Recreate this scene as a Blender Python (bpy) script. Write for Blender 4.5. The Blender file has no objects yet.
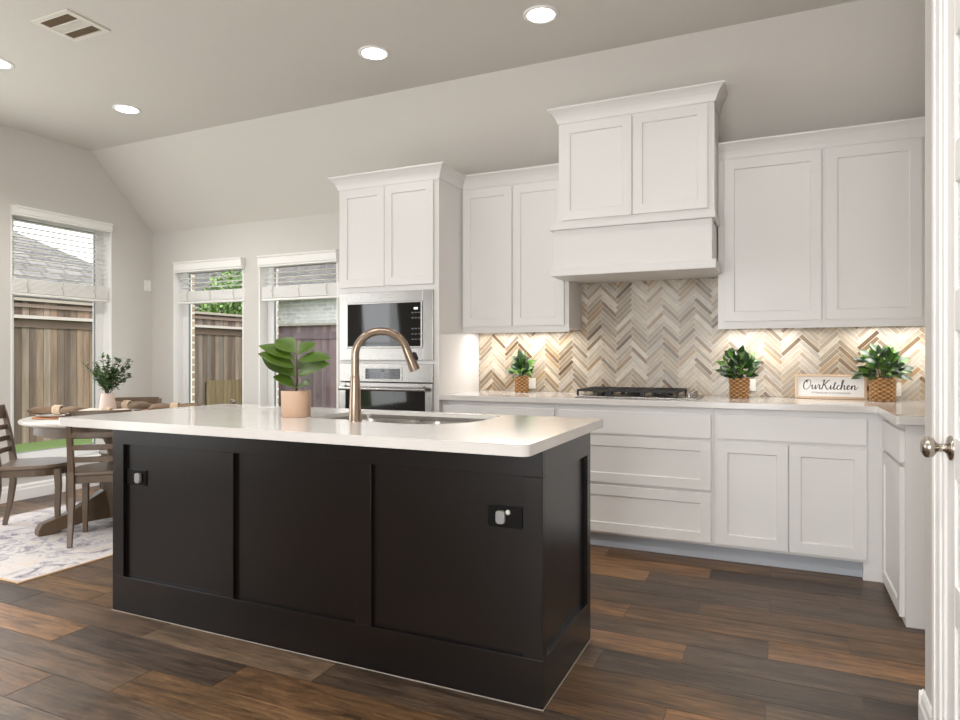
import bpy, bmesh, math, random
from mathutils import Vector, Matrix
random.seed(7)
PI = math.pi
SC = bpy.context.scene
COL = SC.collection

def lin(r, g, b):
    def f(c):
        c /= 255.0
        return c / 12.92 if c <= 0.04045 else ((c + 0.055) / 1.055) ** 2.4
    return (f(r), f(g), f(b), 1.0)

# ------------------------------------------------------------------ camera
cam = bpy.data.cameras.new('camera')
camo = bpy.data.objects.new('camera', cam)
COL.objects.link(camo)
camo.location = (0, 0, 1.1812)
camo.rotation_euler = (PI / 2, 0, 0.4271)
cam.sensor_width = 36
cam.lens = 36 * 655.95 / 960
cam.shift_y = -2.8 / 960
cam.clip_start = 0.02
SC.camera = camo

# ------------------------------------------------------------------ view, world, sun, added fill, sky portals
SC.view_settings.view_transform = 'Standard'
SC.view_settings.look = 'None'
SC.view_settings.gamma = 1
SC.view_settings.use_curve_mapping = False
SC.view_settings.exposure = 0.22
SC.cycles.use_denoising = True
SC.cycles.max_bounces = 10
SC.cycles.diffuse_bounces = 5
SC.cycles.sample_clamp_indirect = 6
world = bpy.data.worlds.new('sky')
SC.world = world
world.use_nodes = True
bg = world.node_tree.nodes['Background']
bg.inputs[0].default_value = (0.92, 0.96, 1.0, 1)
bg.inputs[1].default_value = 2.8

sun = bpy.data.lights.new('sun', 'SUN')
suno = bpy.data.objects.new('sun', sun)
COL.objects.link(suno)
sun.energy = 1.6
sun.angle = 0.02
sun.color = (1.0, 0.95, 0.86)
suno.rotation_euler = Vector((0.55, 0.10, 0.83)).to_track_quat('Z', 'Y').to_euler()

def area(name, loc, direction, sx, sy, power, color):
    l = bpy.data.lights.new(name, 'AREA')
    l.shape = 'RECTANGLE'
    l.size, l.size_y = sx, sy
    l.energy = power
    l.color = color
    o = bpy.data.objects.new(name, l)
    COL.objects.link(o)
    o.location = loc
    o.rotation_euler = Vector(direction).to_track_quat('-Z', 'Y').to_euler()
    return o

FILL_COL = (0.965, 0.985, 1.0)
# brightening fill at unseen windows added in the rear and left walls
for x, w, p in ((-1.8, 1.0, 52), (-0.4, 1.2, 64)):
    area('added_rear_fill', (x, -3.13, 1.45), (0, 1, 0.25), w, 2.1, p, FILL_COL)
for y, p in ((-0.9, 20), (0.95, 22), (2.35, 20)):
    area('added_side_fill', (-5.65, y, 1.40), (1, 0.0, 0.12), 1.0, 1.9, p, FILL_COL)
# sky portals over the three dining windows
def portal(name, loc, direction, sx, sy):
    o = area(name, loc, direction, sx, sy, 1, (1, 1, 1))
    o.data.cycles.is_portal = True
portal('sky_portal_left', (-5.95, 3.73, 1.4), (1, 0, 0), 2.1, 0.95)
for x in (-4.95, -3.89):
    portal('sky_portal_back', (x, 4.86, 1.22), (0, -1, 0), 0.95, 1.75)

# ------------------------------------------------------------------ materials
def new_mat(name):
    m = bpy.data.materials.new(name)
    m.use_nodes = True
    nt = m.node_tree
    return m, nt, nt.nodes['Principled BSDF'], nt.links.new

def mat(name, col, rough=0.5, metal=0.0, var=0.06, vscale=8.0, bump=0.0, bscale=60.0, stretch=None, emit=None, coat=0.0):
    m, nt, b, L = new_mat(name)
    tc = nt.nodes.new('ShaderNodeTexCoord')
    mp = nt.nodes.new('ShaderNodeMapping')
    L(tc.outputs['Object'], mp.inputs[0])
    if stretch:
        mp.inputs['Scale'].default_value = stretch
    n = nt.nodes.new('ShaderNodeTexNoise')
    n.inputs['Scale'].default_value = vscale
    n.inputs['Detail'].default_value = 5
    L(mp.outputs[0], n.inputs[0])
    mx = nt.nodes.new('ShaderNodeMix')
    mx.data_type = 'RGBA'
    mx.inputs[6].default_value = tuple(c * (1 - var) for c in col[:3]) + (1,)
    mx.inputs[7].default_value = tuple(min(1, c * (1 + var)) for c in col[:3]) + (1,)
    L(n.outputs['Fac'], mx.inputs[0])
    L(mx.outputs[2], b.inputs['Base Color'])
    b.inputs['Roughness'].default_value = rough
    b.inputs['Metallic'].default_value = metal
    if coat:
        b.inputs['Coat Weight'].default_value = coat
        b.inputs['Coat Roughness'].default_value = 0.15
    if bump:
        n2 = nt.nodes.new('ShaderNodeTexNoise')
        n2.inputs['Scale'].default_value = bscale
        n2.inputs['Detail'].default_value = 3
        L(mp.outputs[0], n2.inputs[0])
        bp = nt.nodes.new('ShaderNodeBump')
        bp.inputs['Strength'].default_value = bump
        bp.inputs['Distance'].default_value = 0.004
        L(n2.outputs['Fac'], bp.inputs['Height'])
        L(bp.outputs[0], b.inputs['Normal'])
    if emit:
        b.inputs['Emission Color'].default_value = emit[0]
        b.inputs['Emission Strength'].default_value = emit[1]
    return m

def attr_mat(name, rough=0.5, grain=(1, 1, 1), gscale=20, gvar=0.25, bump=0.2, coat=0.0):
    """colour comes from the per-piece colour attribute 'tint', with a stretched grain over it"""
    m, nt, b, L = new_mat(name)
    a = nt.nodes.new('ShaderNodeVertexColor')
    a.layer_name = 'tint'
    uv = nt.nodes.new('ShaderNodeUVMap')
    uv.uv_map = 'uv'
    mp = nt.nodes.new('ShaderNodeMapping')
    mp.inputs['Scale'].default_value = grain
    L(uv.outputs[0], mp.inputs[0])
    n = nt.nodes.new('ShaderNodeTexNoise')
    n.inputs['Scale'].default_value = gscale
    n.inputs['Detail'].default_value = 6
    n.inputs['Roughness'].default_value = 0.65
    L(mp.outputs[0], n.inputs[0])
    r = nt.nodes.new('ShaderNodeMapRange')
    r.inputs[1].default_value = 0.3
    r.inputs[2].default_value = 0.7
    r.inputs[3].default_value = 1 - gvar
    r.inputs[4].default_value = 1 + gvar
    L(n.outputs['Fac'], r.inputs[0])
    v = nt.nodes.new('ShaderNodeVectorMath')
    v.operation = 'MULTIPLY'
    L(a.outputs['Color'], v.inputs[0])
    L(r.outputs[0], v.inputs[1])
    L(v.outputs[0], b.inputs['Base Color'])
    b.inputs['Roughness'].default_value = rough
    if coat:
        b.inputs['Coat Weight'].default_value = coat
    bp = nt.nodes.new('ShaderNodeBump')
    bp.inputs['Strength'].default_value = bump
    bp.inputs['Distance'].default_value = 0.002
    L(n.outputs['Fac'], bp.inputs['Height'])
    L(bp.outputs[0], b.inputs['Normal'])
    return m

M = {}
M['wall'] = mat('greige_wall_paint', lin(206, 202, 196), 0.75, var=0.015, vscale=2, bump=0.22, bscale=140)
M['ceiling'] = mat('greige_ceiling_paint', lin(212, 207, 200), 0.8, var=0.015, vscale=2, bump=0.3, bscale=110)
M['trim'] = mat('white_trim_paint', lin(243, 241, 238), 0.35, var=0.01)
M['cabinet'] = mat('white_cabinet_paint', lin(226, 223, 220), 0.38, var=0.012, vscale=3)
M['kick'] = mat('pale_grey_toe_kick', lin(176, 180, 187), 0.5, var=0.02)
M['island'] = mat('espresso_island_paint', lin(19, 14, 12), 0.27, var=0.2, vscale=14, bump=0.12, bscale=90, stretch=(1, 1, 0.15))
M['island'].node_tree.nodes['Principled BSDF'].inputs['Specular IOR Level'].default_value = 0.5
M['quartz'] = mat('white_quartz', lin(216, 211, 206), 0.12, var=0.035, vscale=9, coat=0.2)
M['steel'] = mat('brushed_stainless', lin(168, 165, 161), 0.26, 1.0, var=0.08, vscale=6, bump=0.06, bscale=40, stretch=(1, 1, 30))
M['sinksteel'] = mat('satin_sink_steel', lin(176, 171, 165), 0.3, 0.85, var=0.08, vscale=4, bump=0.05, bscale=60, stretch=(12, 12, 1))
M['nickel'] = mat('brushed_nickel', lin(150, 133, 118), 0.27, 1.0, var=0.05, vscale=4, bump=0.04, bscale=80, stretch=(1, 1, 8))
M['knob'] = mat('satin_nickel_knob', lin(178, 170, 160), 0.22, 1.0, var=0.03)
M['blackglass'] = mat('black_appliance_glass', lin(14, 12, 12), 0.04, var=0.02)
M['black'] = mat('black_plastic', lin(14, 13, 13), 0.3, var=0.05)
M['black'].node_tree.nodes['Principled BSDF'].inputs['Specular IOR Level'].default_value = 0.2
M['iron'] = mat('black_cast_iron', lin(24, 23, 23), 0.5, var=0.1, bump=0.15, bscale=120)
M['legend'] = mat('grey_keypad_print', lin(96, 98, 100), 0.5)
M['whiteplastic'] = mat('white_plastic', lin(240, 238, 232), 0.35, var=0.01)
M['greyplastic'] = mat('grey_plastic', lin(150, 148, 146), 0.4, var=0.03)
M['grout'] = mat('pale_grout', lin(214, 206, 194), 0.8, var=0.04, vscale=30)
M['tile'] = attr_mat('wood_look_marble_tile', 0.3, (1, 9, 1), 20, 0.36, 0.05)
M['fence'] = attr_mat('weathered_fence_board', 0.85, (1, 0.09, 1), 12, 0.42, 0.5)
M['basket'] = mat('seagrass_weave', lin(186, 136, 84), 0.7, var=0.5, vscale=55, bump=0.8, bscale=140, stretch=(1, 1, 2.2))
M['weave'] = attr_mat('seagrass_basket_weave', 0.75, (1, 1, 1), 60, 0.2, 0.2)
M['leaf'] = mat('deep_green_leaf', lin(38, 64, 27), 0.38, var=0.5, vscale=30)
M['leafbright'] = mat('fresh_green_leaf', lin(84, 124, 42), 0.4, var=0.35, vscale=25)
M['fig'] = mat('fiddle_leaf_green', lin(70, 96, 26), 0.4, var=0.35, vscale=22, bump=0.15, bscale=60)
M['euca'] = mat('eucalyptus_green', lin(88, 114, 70), 0.55, var=0.4, vscale=30)
M['stem'] = mat('dark_stem', lin(62, 56, 34), 0.7, var=0.2)
M['soil'] = mat('dark_soil', lin(40, 30, 24), 0.95, var=0.3, vscale=60, bump=0.6)
M['pot'] = mat('blush_ceramic', lin(192, 160, 136), 0.5, var=0.04, vscale=12)
M['vase'] = mat('pale_pink_ceramic', lin(222, 200, 188), 0.45, var=0.03)
M['chair'] = mat('weathered_brown_wood', lin(96, 78, 60), 0.38, var=0.32, vscale=16, bump=0.15, bscale=50, stretch=(1, 1, 0.14))
M['seat'] = mat('weathered_seat_wood', lin(120, 103, 88), 0.3, var=0.22, vscale=16, bump=0.1, bscale=50, stretch=(1, 0.14, 1))
M['tabletop'] = mat('whitewashed_tabletop', lin(182, 174, 164), 0.32, var=0.12, vscale=12, stretch=(1, 0.2, 1))
M['charger'] = mat('woven_rattan_charger', lin(176, 122, 80), 0.75, var=0.45, vscale=90, bump=0.7, bscale=120)
M['plate'] = mat('white_china', lin(240, 238, 236), 0.18, var=0.01)
M['napkin'] = mat('taupe_linen_napkin', lin(128, 106, 86), 0.9, var=0.2, vscale=40, bump=0.35, bscale=200)
M['napkincream'] = mat('cream_linen_napkin', lin(214, 202, 188), 0.9, var=0.1, vscale=40, bump=0.35, bscale=200)
M['ring'] = mat('pale_wood_bead_ring', lin(206, 184, 158), 0.6, var=0.12)
M['signwood'] = mat('pale_wood_frame', lin(206, 178, 148), 0.6, var=0.16, vscale=20, stretch=(0.2, 1, 1))
M['signface'] = mat('white_sign_board', lin(238, 236, 233), 0.6, var=0.01)
M['ink'] = mat('black_sign_ink', lin(22, 20, 20), 0.7)
M['blind'] = mat('white_faux_wood_blind', lin(236, 234, 230), 0.45, var=0.015)
M['cord'] = mat('pale_ladder_cord', lin(206, 200, 192), 0.8)
M['vinyl'] = mat('white_vinyl_frame', lin(232, 232, 230), 0.35, var=0.01)
M['vinylgrey'] = mat('grey_window_sash', lin(140, 140, 138), 0.4, var=0.02)
M['grass'] = mat('lawn_grass', lin(84, 104, 50), 0.95, var=0.45, vscale=14, bump=0.8, bscale=40)
M['shingle_l'] = None
M['bark'] = mat('tree_bark', lin(96, 78, 60), 0.9, var=0.3, bump=0.6)
M['treeleaf'] = mat('pale_green_tree_leaf', lin(120, 150, 82), 0.6, var=0.4, vscale=4)  # pale green foliage colour
M['ventmetal'] = mat('white_vent_metal', lin(222, 216, 206), 0.45, var=0.01)
M['ventdark'] = mat('dark_brown_vent', lin(112, 92, 70), 0.9, var=0.2, vscale=20)  # dark brown of the slots and the outer louver banks
M['lens'] = mat('lit_frosted_lens', lin(255, 250, 240), 0.5, emit=((1.0, 0.95, 0.87, 1), 14))
M['strip'] = mat('lit_cabinet_strip', lin(255, 250, 240), 0.5, emit=((1.0, 0.94, 0.85, 1), 2.5))

def glass_mat():
    m, nt, b, L = new_mat('window_glass')
    nt.nodes.remove(b)
    out = nt.nodes['Material Output']
    t = nt.nodes.new('ShaderNodeBsdfTransparent')
    g = nt.nodes.new('ShaderNodeBsdfGlossy')
    g.inputs['Roughness'].default_value = 0.02
    fr = nt.nodes.new('ShaderNodeFresnel')
    fr.inputs['IOR'].default_value = 1.12
    mx = nt.nodes.new('ShaderNodeMixShader')
    L(fr.outputs[0], mx.inputs[0])
    L(t.outputs[0], mx.inputs[1])
    L(g.outputs[0], mx.inputs[2])
    L(mx.outputs[0], out.inputs[0])
    return m
M['glass'] = glass_mat()

def floor_mat():
    m, nt, b, L = new_mat('dark_wood_look_plank_tile')
    a = nt.nodes.new('ShaderNodeVertexColor'); a.layer_name = 'tint'
    uv = nt.nodes.new('ShaderNodeUVMap'); uv.uv_map = 'uv'
    def noise(scale, sx, sy, detail, rough, dist):
        mp = nt.nodes.new('ShaderNodeMapping'); mp.inputs['Scale'].default_value = (sx, sy, 1)
        L(uv.outputs[0], mp.inputs[0])
        n = nt.nodes.new('ShaderNodeTexNoise'); n.inputs['Scale'].default_value = scale
        n.inputs['Detail'].default_value = detail; n.inputs['Roughness'].default_value = rough; n.inputs['Distortion'].default_value = dist
        L(mp.outputs[0], n.inputs[0])
        return n
    def rng(n, a0, a1, b0, b1):
        r = nt.nodes.new('ShaderNodeMapRange')
        for k, v in zip((1, 2, 3, 4), (a0, a1, b0, b1)): r.inputs[k].default_value = v
        L(n.outputs['Fac'], r.inputs[0])
        return r
    grain = noise(2.4, 1.0, 13, 9, 0.7, 1.2)
    cloud = noise(2.6, 1.0, 2.2, 4, 0.6, 0.6)
    fine = noise(30, 1.0, 3.0, 4, 0.7, 0.3)
    g = rng(grain, 0.34, 0.66, 0.36, 1.6)
    c = rng(cloud, 0.3, 0.7, 0.6, 1.4)
    f = rng(fine, 0.3, 0.7, 0.78, 1.22)
    p = nt.nodes.new('ShaderNodeMath'); p.operation = 'MULTIPLY'; L(g.outputs[0], p.inputs[0]); L(c.outputs[0], p.inputs[1])
    q = nt.nodes.new('ShaderNodeMath'); q.operation = 'MULTIPLY'; L(p.outputs[0], q.inputs[0]); L(f.outputs[0], q.inputs[1])
    v = nt.nodes.new('ShaderNodeVectorMath'); v.operation = 'MULTIPLY'
    L(a.outputs['Color'], v.inputs[0]); L(q.outputs[0], v.inputs[1])
    L(v.outputs[0], b.inputs['Base Color'])
    rr = rng(fine, 0.3, 0.7, 0.34, 0.46); L(rr.outputs[0], b.inputs['Roughness'])
    bp = nt.nodes.new('ShaderNodeBump'); bp.inputs['Strength'].default_value = 0.3; bp.inputs['Distance'].default_value = 0.002
    L(q.outputs[0], bp.inputs['Height']); L(bp.outputs[0], b.inputs['Normal'])
    return m
M['floor'] = floor_mat()

def rug_mat():
    m, nt, b, L = new_mat('faded_patterned_rug')
    tc = nt.nodes.new('ShaderNodeTexCoord')
    n = nt.nodes.new('ShaderNodeTexNoise'); n.inputs['Scale'].default_value = 7; n.inputs['Detail'].default_value = 9
    n.inputs['Roughness'].default_value = 0.75; n.inputs['Distortion'].default_value = 1.2
    L(tc.outputs['Object'], n.inputs[0])
    cr = nt.nodes.new('ShaderNodeValToRGB')
    cr.color_ramp.elements[0].position = 0.36; cr.color_ramp.elements[0].color = lin(96, 92, 104)
    cr.color_ramp.elements[1].position = 0.62; cr.color_ramp.elements[1].color = lin(204, 190, 178)
    e = cr.color_ramp.elements.new(0.45); e.color = lin(170, 162, 166)
    e = cr.color_ramp.elements.new(0.53); e.color = lin(206, 201, 199)
    L(n.outputs['Fac'], cr.inputs[0])
    L(cr.outputs[0], b.inputs['Base Color'])
    b.inputs['Roughness'].default_value = 0.95
    return m
M['rug'] = rug_mat()
M['rugedge'] = mat('tan_rug_binding', lin(206, 176, 146), 0.9, var=0.15, vscale=50)

def course_mat(name, c1, c2, mortar, bw, rh, ms, axis, rough=0.85, bump=0.5):
    """brick or shingle courses; axis picks which object axes carry the pattern"""
    m, nt, b, L = new_mat(name)
    tc = nt.nodes.new('ShaderNodeTexCoord')
    sp = nt.nodes.new('ShaderNodeSeparateXYZ'); cb = nt.nodes.new('ShaderNodeCombineXYZ')
    L(tc.outputs['Object'], sp.inputs[0])
    L(sp.outputs[axis[0]], cb.inputs[0]); L(sp.outputs[axis[1]], cb.inputs[1])
    br = nt.nodes.new('ShaderNodeTexBrick')
    br.inputs['Scale'].default_value = 1
    br.inputs['Brick Width'].default_value = bw; br.inputs['Row Height'].default_value = rh
    br.inputs['Mortar Size'].default_value = ms
    br.inputs['Color1'].default_value = c1; br.inputs['Color2'].default_value = c2; br.inputs['Mortar'].default_value = mortar
    L(cb.outputs[0], br.inputs[0])
    n = nt.nodes.new('ShaderNodeTexNoise'); n.inputs['Scale'].default_value = 9; n.inputs['Detail'].default_value = 5
    L(tc.outputs['Object'], n.inputs[0])
    r = nt.nodes.new('ShaderNodeMapRange'); r.inputs[3].default_value = 0.7; r.inputs[4].default_value = 1.3
    L(n.outputs['Fac'], r.inputs[0])
    v = nt.nodes.new('ShaderNodeVectorMath'); v.operation = 'MULTIPLY'
    L(br.outputs['Color'], v.inputs[0]); L(r.outputs[0], v.inputs[1])
    L(v.outputs[0], b.inputs['Base Color'])
    b.inputs['Roughness'].default_value = rough
    bp = nt.nodes.new('ShaderNodeBump'); bp.inputs['Strength'].default_value = bump; bp.inputs['Distance'].default_value = 0.01
    bp.invert = True
    L(br.outputs['Fac'], bp.inputs['Height']); L(bp.outputs[0], b.inputs['Normal'])
    return m
M['brick_y'] = course_mat('pale_brick', lin(224, 219, 217), lin(198, 194, 193), lin(228, 224, 220), 0.34, 0.105, 0.016, (0, 2))  # pale courses of the neighbour's brick
M['brick_x'] = course_mat('tan_house_brick', lin(170, 150, 128), lin(138, 118, 100), lin(206, 200, 190), 0.21, 0.075, 0.011, (1, 2))
M['shingle'] = course_mat('grey_roof_shingle', lin(122, 118, 115), lin(94, 91, 89), lin(66, 64, 62), 0.42, 0.17, 0.014, (1, 2))
M['shingle_dark'] = course_mat('dark_roof_shingle', lin(100, 94, 90), lin(78, 74, 72), lin(60, 58, 56), 0.42, 0.17, 0.014, (0, 2))

# ------------------------------------------------------------------ mesh helpers
class MB:
    def __init__(s):
        s.v, s.f, s.c, s.uv = [], [], [], []
    def add(s, verts, faces, col=None, uvs=None):
        b = len(s.v)
        s.v += [tuple(p) for p in verts]
        s.f += [tuple(b + i for i in f) for f in faces]
        s.c += [col] * len(faces)
        s.uv += [uvs] * len(faces)
        return s
    def box(s, x0, x1, y0, y1, z0, z1, col=None, uvs=None):
        p = [(x0, y0, z0), (x1, y0, z0), (x1, y1, z0), (x0, y1, z0), (x0, y0, z1), (x1, y0, z1), (x1, y1, z1), (x0, y1, z1)]
        return s.add(p, [(0, 3, 2, 1), (4, 5, 6, 7), (0, 1, 5, 4), (1, 2, 6, 5), (2, 3, 7, 6), (3, 0, 4, 7)], col, uvs)
    def xform(s, mtx, start=0):
        for i in range(start, len(s.v)):
            s.v[i] = tuple(mtx @ Vector(s.v[i]))
        return s
    def obox(s, o, U, V, N, w, h, t, col=None):
        """box from corner o spanning w*U, h*V, t*N"""
        o, U, V, N = Vector(o), Vector(U), Vector(V), Vector(N)
        p = [o, o + U * w, o + U * w + V * h, o + V * h]
        q = [a + N * t for a in p]
        return s.add(p + q, [(0, 3, 2, 1), (4, 5, 6, 7), (0, 1, 5, 4), (1, 2, 6, 5), (2, 3, 7, 6), (3, 0, 4, 7)], col)
    def lathe(s, prof, c=(0, 0, 0), n=24, cap0=True, cap1=True, mtx=None):
        vs, fs = [], []
        for r, z in prof:
            for i in range(n):
                a = 2 * PI * i / n
                vs.append(Vector((r * math.cos(a), r * math.sin(a), z)))
        k = len(prof)
        for j in range(k - 1):
            for i in range(n):
                fs.append((j * n + i, j * n + (i + 1) % n, (j + 1) * n + (i + 1) % n, (j + 1) * n + i))
        if cap0: fs.append(tuple(reversed(range(n))))
        if cap1: fs.append(tuple((k - 1) * n + i for i in range(n)))
        if mtx is not None: vs = [mtx @ p for p in vs]
        vs = [p + Vector(c) for p in vs]
        return s.add(vs, fs)
    def tube(s, pts, rad, n=10, cap=True, flat=1.0):
        pts = [Vector(p) for p in pts]
        if not isinstance(rad, (list, tuple)): rad = [rad] * len(pts)
        vs, fs = [], []
        up = Vector((0, 0, 1))
        t0 = (pts[1] - pts[0]).normalized()
        x = t0.cross(up)
        if x.length < 1e-3: x = t0.cross(Vector((0, 1, 0)))
        x.normalize()
        for i, p in enumerate(pts):
            t = (pts[min(i + 1, len(pts) - 1)] - pts[max(i - 1, 0)]).normalized()
            x = (x - t * x.dot(t)).normalized()
            y = t.cross(x)
            for j in range(n):
                a = 2 * PI * j / n
                vs.append(p + (x * math.cos(a) + y * math.sin(a) * flat) * rad[i])
        for i in range(len(pts) - 1):
            for j in range(n):
                fs.append((i * n + j, i * n + (j + 1) % n, (i + 1) * n + (j + 1) % n, (i + 1) * n + j))
        if cap:
            fs.append(tuple(reversed(range(n))))
            fs.append(tuple((len(pts) - 1) * n + j for j in range(n)))
        return s.add(vs, fs)
    def bar(s, pts, w, d, side):
        """square-section bar along pts: width w along 'side', depth d across; w, d may be lists"""
        pts = [Vector(p) for p in pts]
        side = Vector(side).normalized()
        vs, fs = [], []
        for i, p in enumerate(pts):
            t = (pts[min(i + 1, len(pts) - 1)] - pts[max(i - 1, 0)]).normalized()
            sd = (side - t * side.dot(t)).normalized()
            y = t.cross(sd)
            ww = w[i] if isinstance(w, (list, tuple)) else w
            dd = d[i] if isinstance(d, (list, tuple)) else d
            for a, b in ((-1, -1), (1, -1), (1, 1), (-1, 1)):
                vs.append(p + sd * a * ww / 2 + y * b * dd / 2)
        for i in range(len(pts) - 1):
            for j in range(4):
                fs.append((i * 4 + j, i * 4 + (j + 1) % 4, (i + 1) * 4 + (j + 1) % 4, (i + 1) * 4 + j))
        fs.append((3, 2, 1, 0))
        e = (len(pts) - 1) * 4
        fs.append((e, e + 1, e + 2, e + 3))
        return s.add(vs, fs)
    def prism(s, poly, o, U, V, N, t):
        """polygon (u,v) list extruded t along N"""
        o, U, V, N = Vector(o), Vector(U), Vector(V), Vector(N)
        n = len(poly)
        a = [o + U * u + V * v for u, v in poly]
        b = [p + N * t for p in a]
        fs = [tuple(reversed(range(n))), tuple(n + i for i in range(n))]
        fs += [(i, (i + 1) % n, n + (i + 1) % n, n + i) for i in range(n)]
        return s.add(a + b, fs)
    def shaker(s, o, U, V, N, w, h, t=0.02, fr=0.058, rec=0.009):
        """one shaker front: frame with a recessed flat panel; o = back lower corner, N points outward"""
        o, U, V, N = Vector(o), Vector(U), Vector(V), Vector(N)
        def P(u, v, n): return o + U * u + V * v + N * n
        e = 0.003
        A = [P(0, 0, 0), P(w, 0, 0), P(w, h, 0), P(0, h, 0)]
        B = [P(0, 0, t), P(w, 0, t), P(w, h, t), P(0, h, t)]
        Cc = [P(fr, fr, t), P(w - fr, fr, t), P(w - fr, h - fr, t), P(fr, h - fr, t)]
        f2 = fr + e
        D = [P(f2, f2, t - rec), P(w - f2, f2, t - rec), P(w - f2, h - f2, t - rec), P(f2, h - f2, t - rec)]
        fs = [(3, 2, 1, 0)]
        for i in range(4):
            j = (i + 1) % 4
            fs += [(i, j, 4 + j, 4 + i), (4 + i, 4 + j, 8 + j, 8 + i), (8 + i, 8 + j, 12 + j, 12 + i)]
        fs.append((12, 13, 14, 15))
        return s.add(A + B + Cc + D, fs)
    def leaf(s, base, d, up, L, W, curl=0.2, fold=0.15, shape=1.0, n=6):
        base, d = Vector(base), Vector(d).normalized()
        up = Vector(up)
        sd = d.cross(up)
        if sd.length < 1e-3: sd = d.cross(Vector((1, 0, 0)))
        sd.normalize()
        nu = sd.cross(d).normalized()
        vs, fs = [], []
        for i in range(n + 1):
            t = i / n
            w = W * (math.sin(PI * min(1, t ** (0.8 * shape) * 0.97 + 0.015))) / 2
            c = base + d * (L * t) + nu * (-curl * L * t * t)
            vs += [c - sd * w + nu * fold * w, c, c + sd * w + nu * fold * w]
        for i in range(n):
            a = i * 3
            fs += [(a, a + 1, a + 4, a + 3), (a + 1, a + 2, a + 5, a + 4)]
        return s.add(vs, fs)
    def build(s, name, material, parent=None, bevel=0.0, smooth=False, solid=0.0, seg=2, flip=True):
        me = bpy.data.meshes.new(name)
        origin = Vector((0, 0, 0))
        if parent is not None:
            root = parent
            off = Vector((0, 0, 0))
            while root is not None:
                off += root.location
                root = root.parent
            if not s.__dict__.get('local'): origin = off
        elif not s.__dict__.get('local'):
            xs = [p[0] for p in s.v]; ys = [p[1] for p in s.v]; zs = [p[2] for p in s.v]
            origin = Vector(((min(xs) + max(xs)) / 2, (min(ys) + max(ys)) / 2, min(zs)))
        me.from_pydata([Vector(p) - origin for p in s.v], [], s.f)
        if any(c is not None for c in s.c):
            ca = me.color_attributes.new('tint', 'FLOAT_COLOR', 'CORNER')
            uvl = me.uv_layers.new(name='uv')
            for p in me.polygons:
                for k, li in enumerate(p.loop_indices):
                    ca.data[li].color = s.c[p.index] or (1, 1, 1, 1)
                    u = s.uv[p.index]
                    co = me.vertices[me.loops[li].vertex_index].co
                    uvl.data[li].uv = u(co + origin) if u else (co.x, co.z)
        if flip:
            bm = bmesh.new(); bm.from_mesh(me)
            bmesh.ops.recalc_face_normals(bm, faces=bm.faces)
            bm.to_mesh(me); bm.free()
        if smooth:
            for p in me.polygons: p.use_smooth = True
        me.materials.append(material)
        o = bpy.data.objects.new(name, me)
        COL.objects.link(o)
        if parent is not None:
            o.parent = parent
        elif not s.__dict__.get('local'):
            o.location = origin
        if solid:
            md = o.modifiers.new('thickness', 'SOLIDIFY'); md.thickness = solid; md.offset = 0
        if bevel:
            md = o.modifiers.new('edge', 'BEVEL'); md.width = bevel; md.segments = seg; md.limit_method = 'ANGLE'
            md.angle_limit = 0.6
        if smooth:
            try:
                md = o.modifiers.new('w', 'WEIGHTED_NORMAL') if False else None
            except Exception:
                pass
        return o

def LMB():
    m = MB(); m.local = True
    return m

def box(name, material, b, parent=None, bevel=0.0):
    return MB().box(*b).build(name, material, parent, bevel)

def tag(o, label, cat, group=None):
    o['label'] = label
    o['category'] = cat
    if group: o['group'] = group
    return o

def thing(name, label, cat, loc, rz=0.0, group=None):
    o = bpy.data.objects.new(name, None)
    COL.objects.link(o)
    o.location = loc
    o.rotation_euler = (0, 0, rz)
    o.empty_display_size = 0.1
    return tag(o, label, cat, group)

def struct(o):
    o['kind'] = 'structure'
    return o

def sempty(name, loc):
    o = bpy.data.objects.new(name, None)
    COL.objects.link(o); o.location = loc
    return struct(o)

def copy_tree(o, parent=None):
    c = o.copy(); COL.objects.link(c)
    if parent is not None: c.parent = parent
    for ch in list(o.children): copy_tree(ch, c)
    return c

def smooth_by_angle(o, ang=0.7):
    me = o.data
    for p in me.polygons: p.use_smooth = True
    bm = bmesh.new(); bm.from_mesh(me)
    for e in bm.edges:
        if len(e.link_faces) == 2 and e.calc_face_angle(0) > ang: e.smooth = False
    bm.to_mesh(me); bm.free()
    return o

X, Y, Z = Vector((1, 0, 0)), Vector((0, 1, 0)), Vector((0, 0, 1))

# ================================================================== ROOM SHELL
W = 4.6255       # back wall
LX = -5.7136     # left wall
RX = 0.42        # pantry wall face
KX = 1.12        # kitchen right wall
YR = -3.2        # rear wall
ZC, ZW, YC = 3.0625, 2.428, 3.9757   # flat ceiling, plate height, crease
TH = 0.14
LW = (3.29, 4.185, 0.285, 2.43)       # left window opening: y0 y1 z0 z1
BA = (-5.42, -4.515, 0.36, 2.10)      # back windows: x0 x1 z0 z1
BB = (-4.33, -3.45, 0.36, 2.10)

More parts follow.
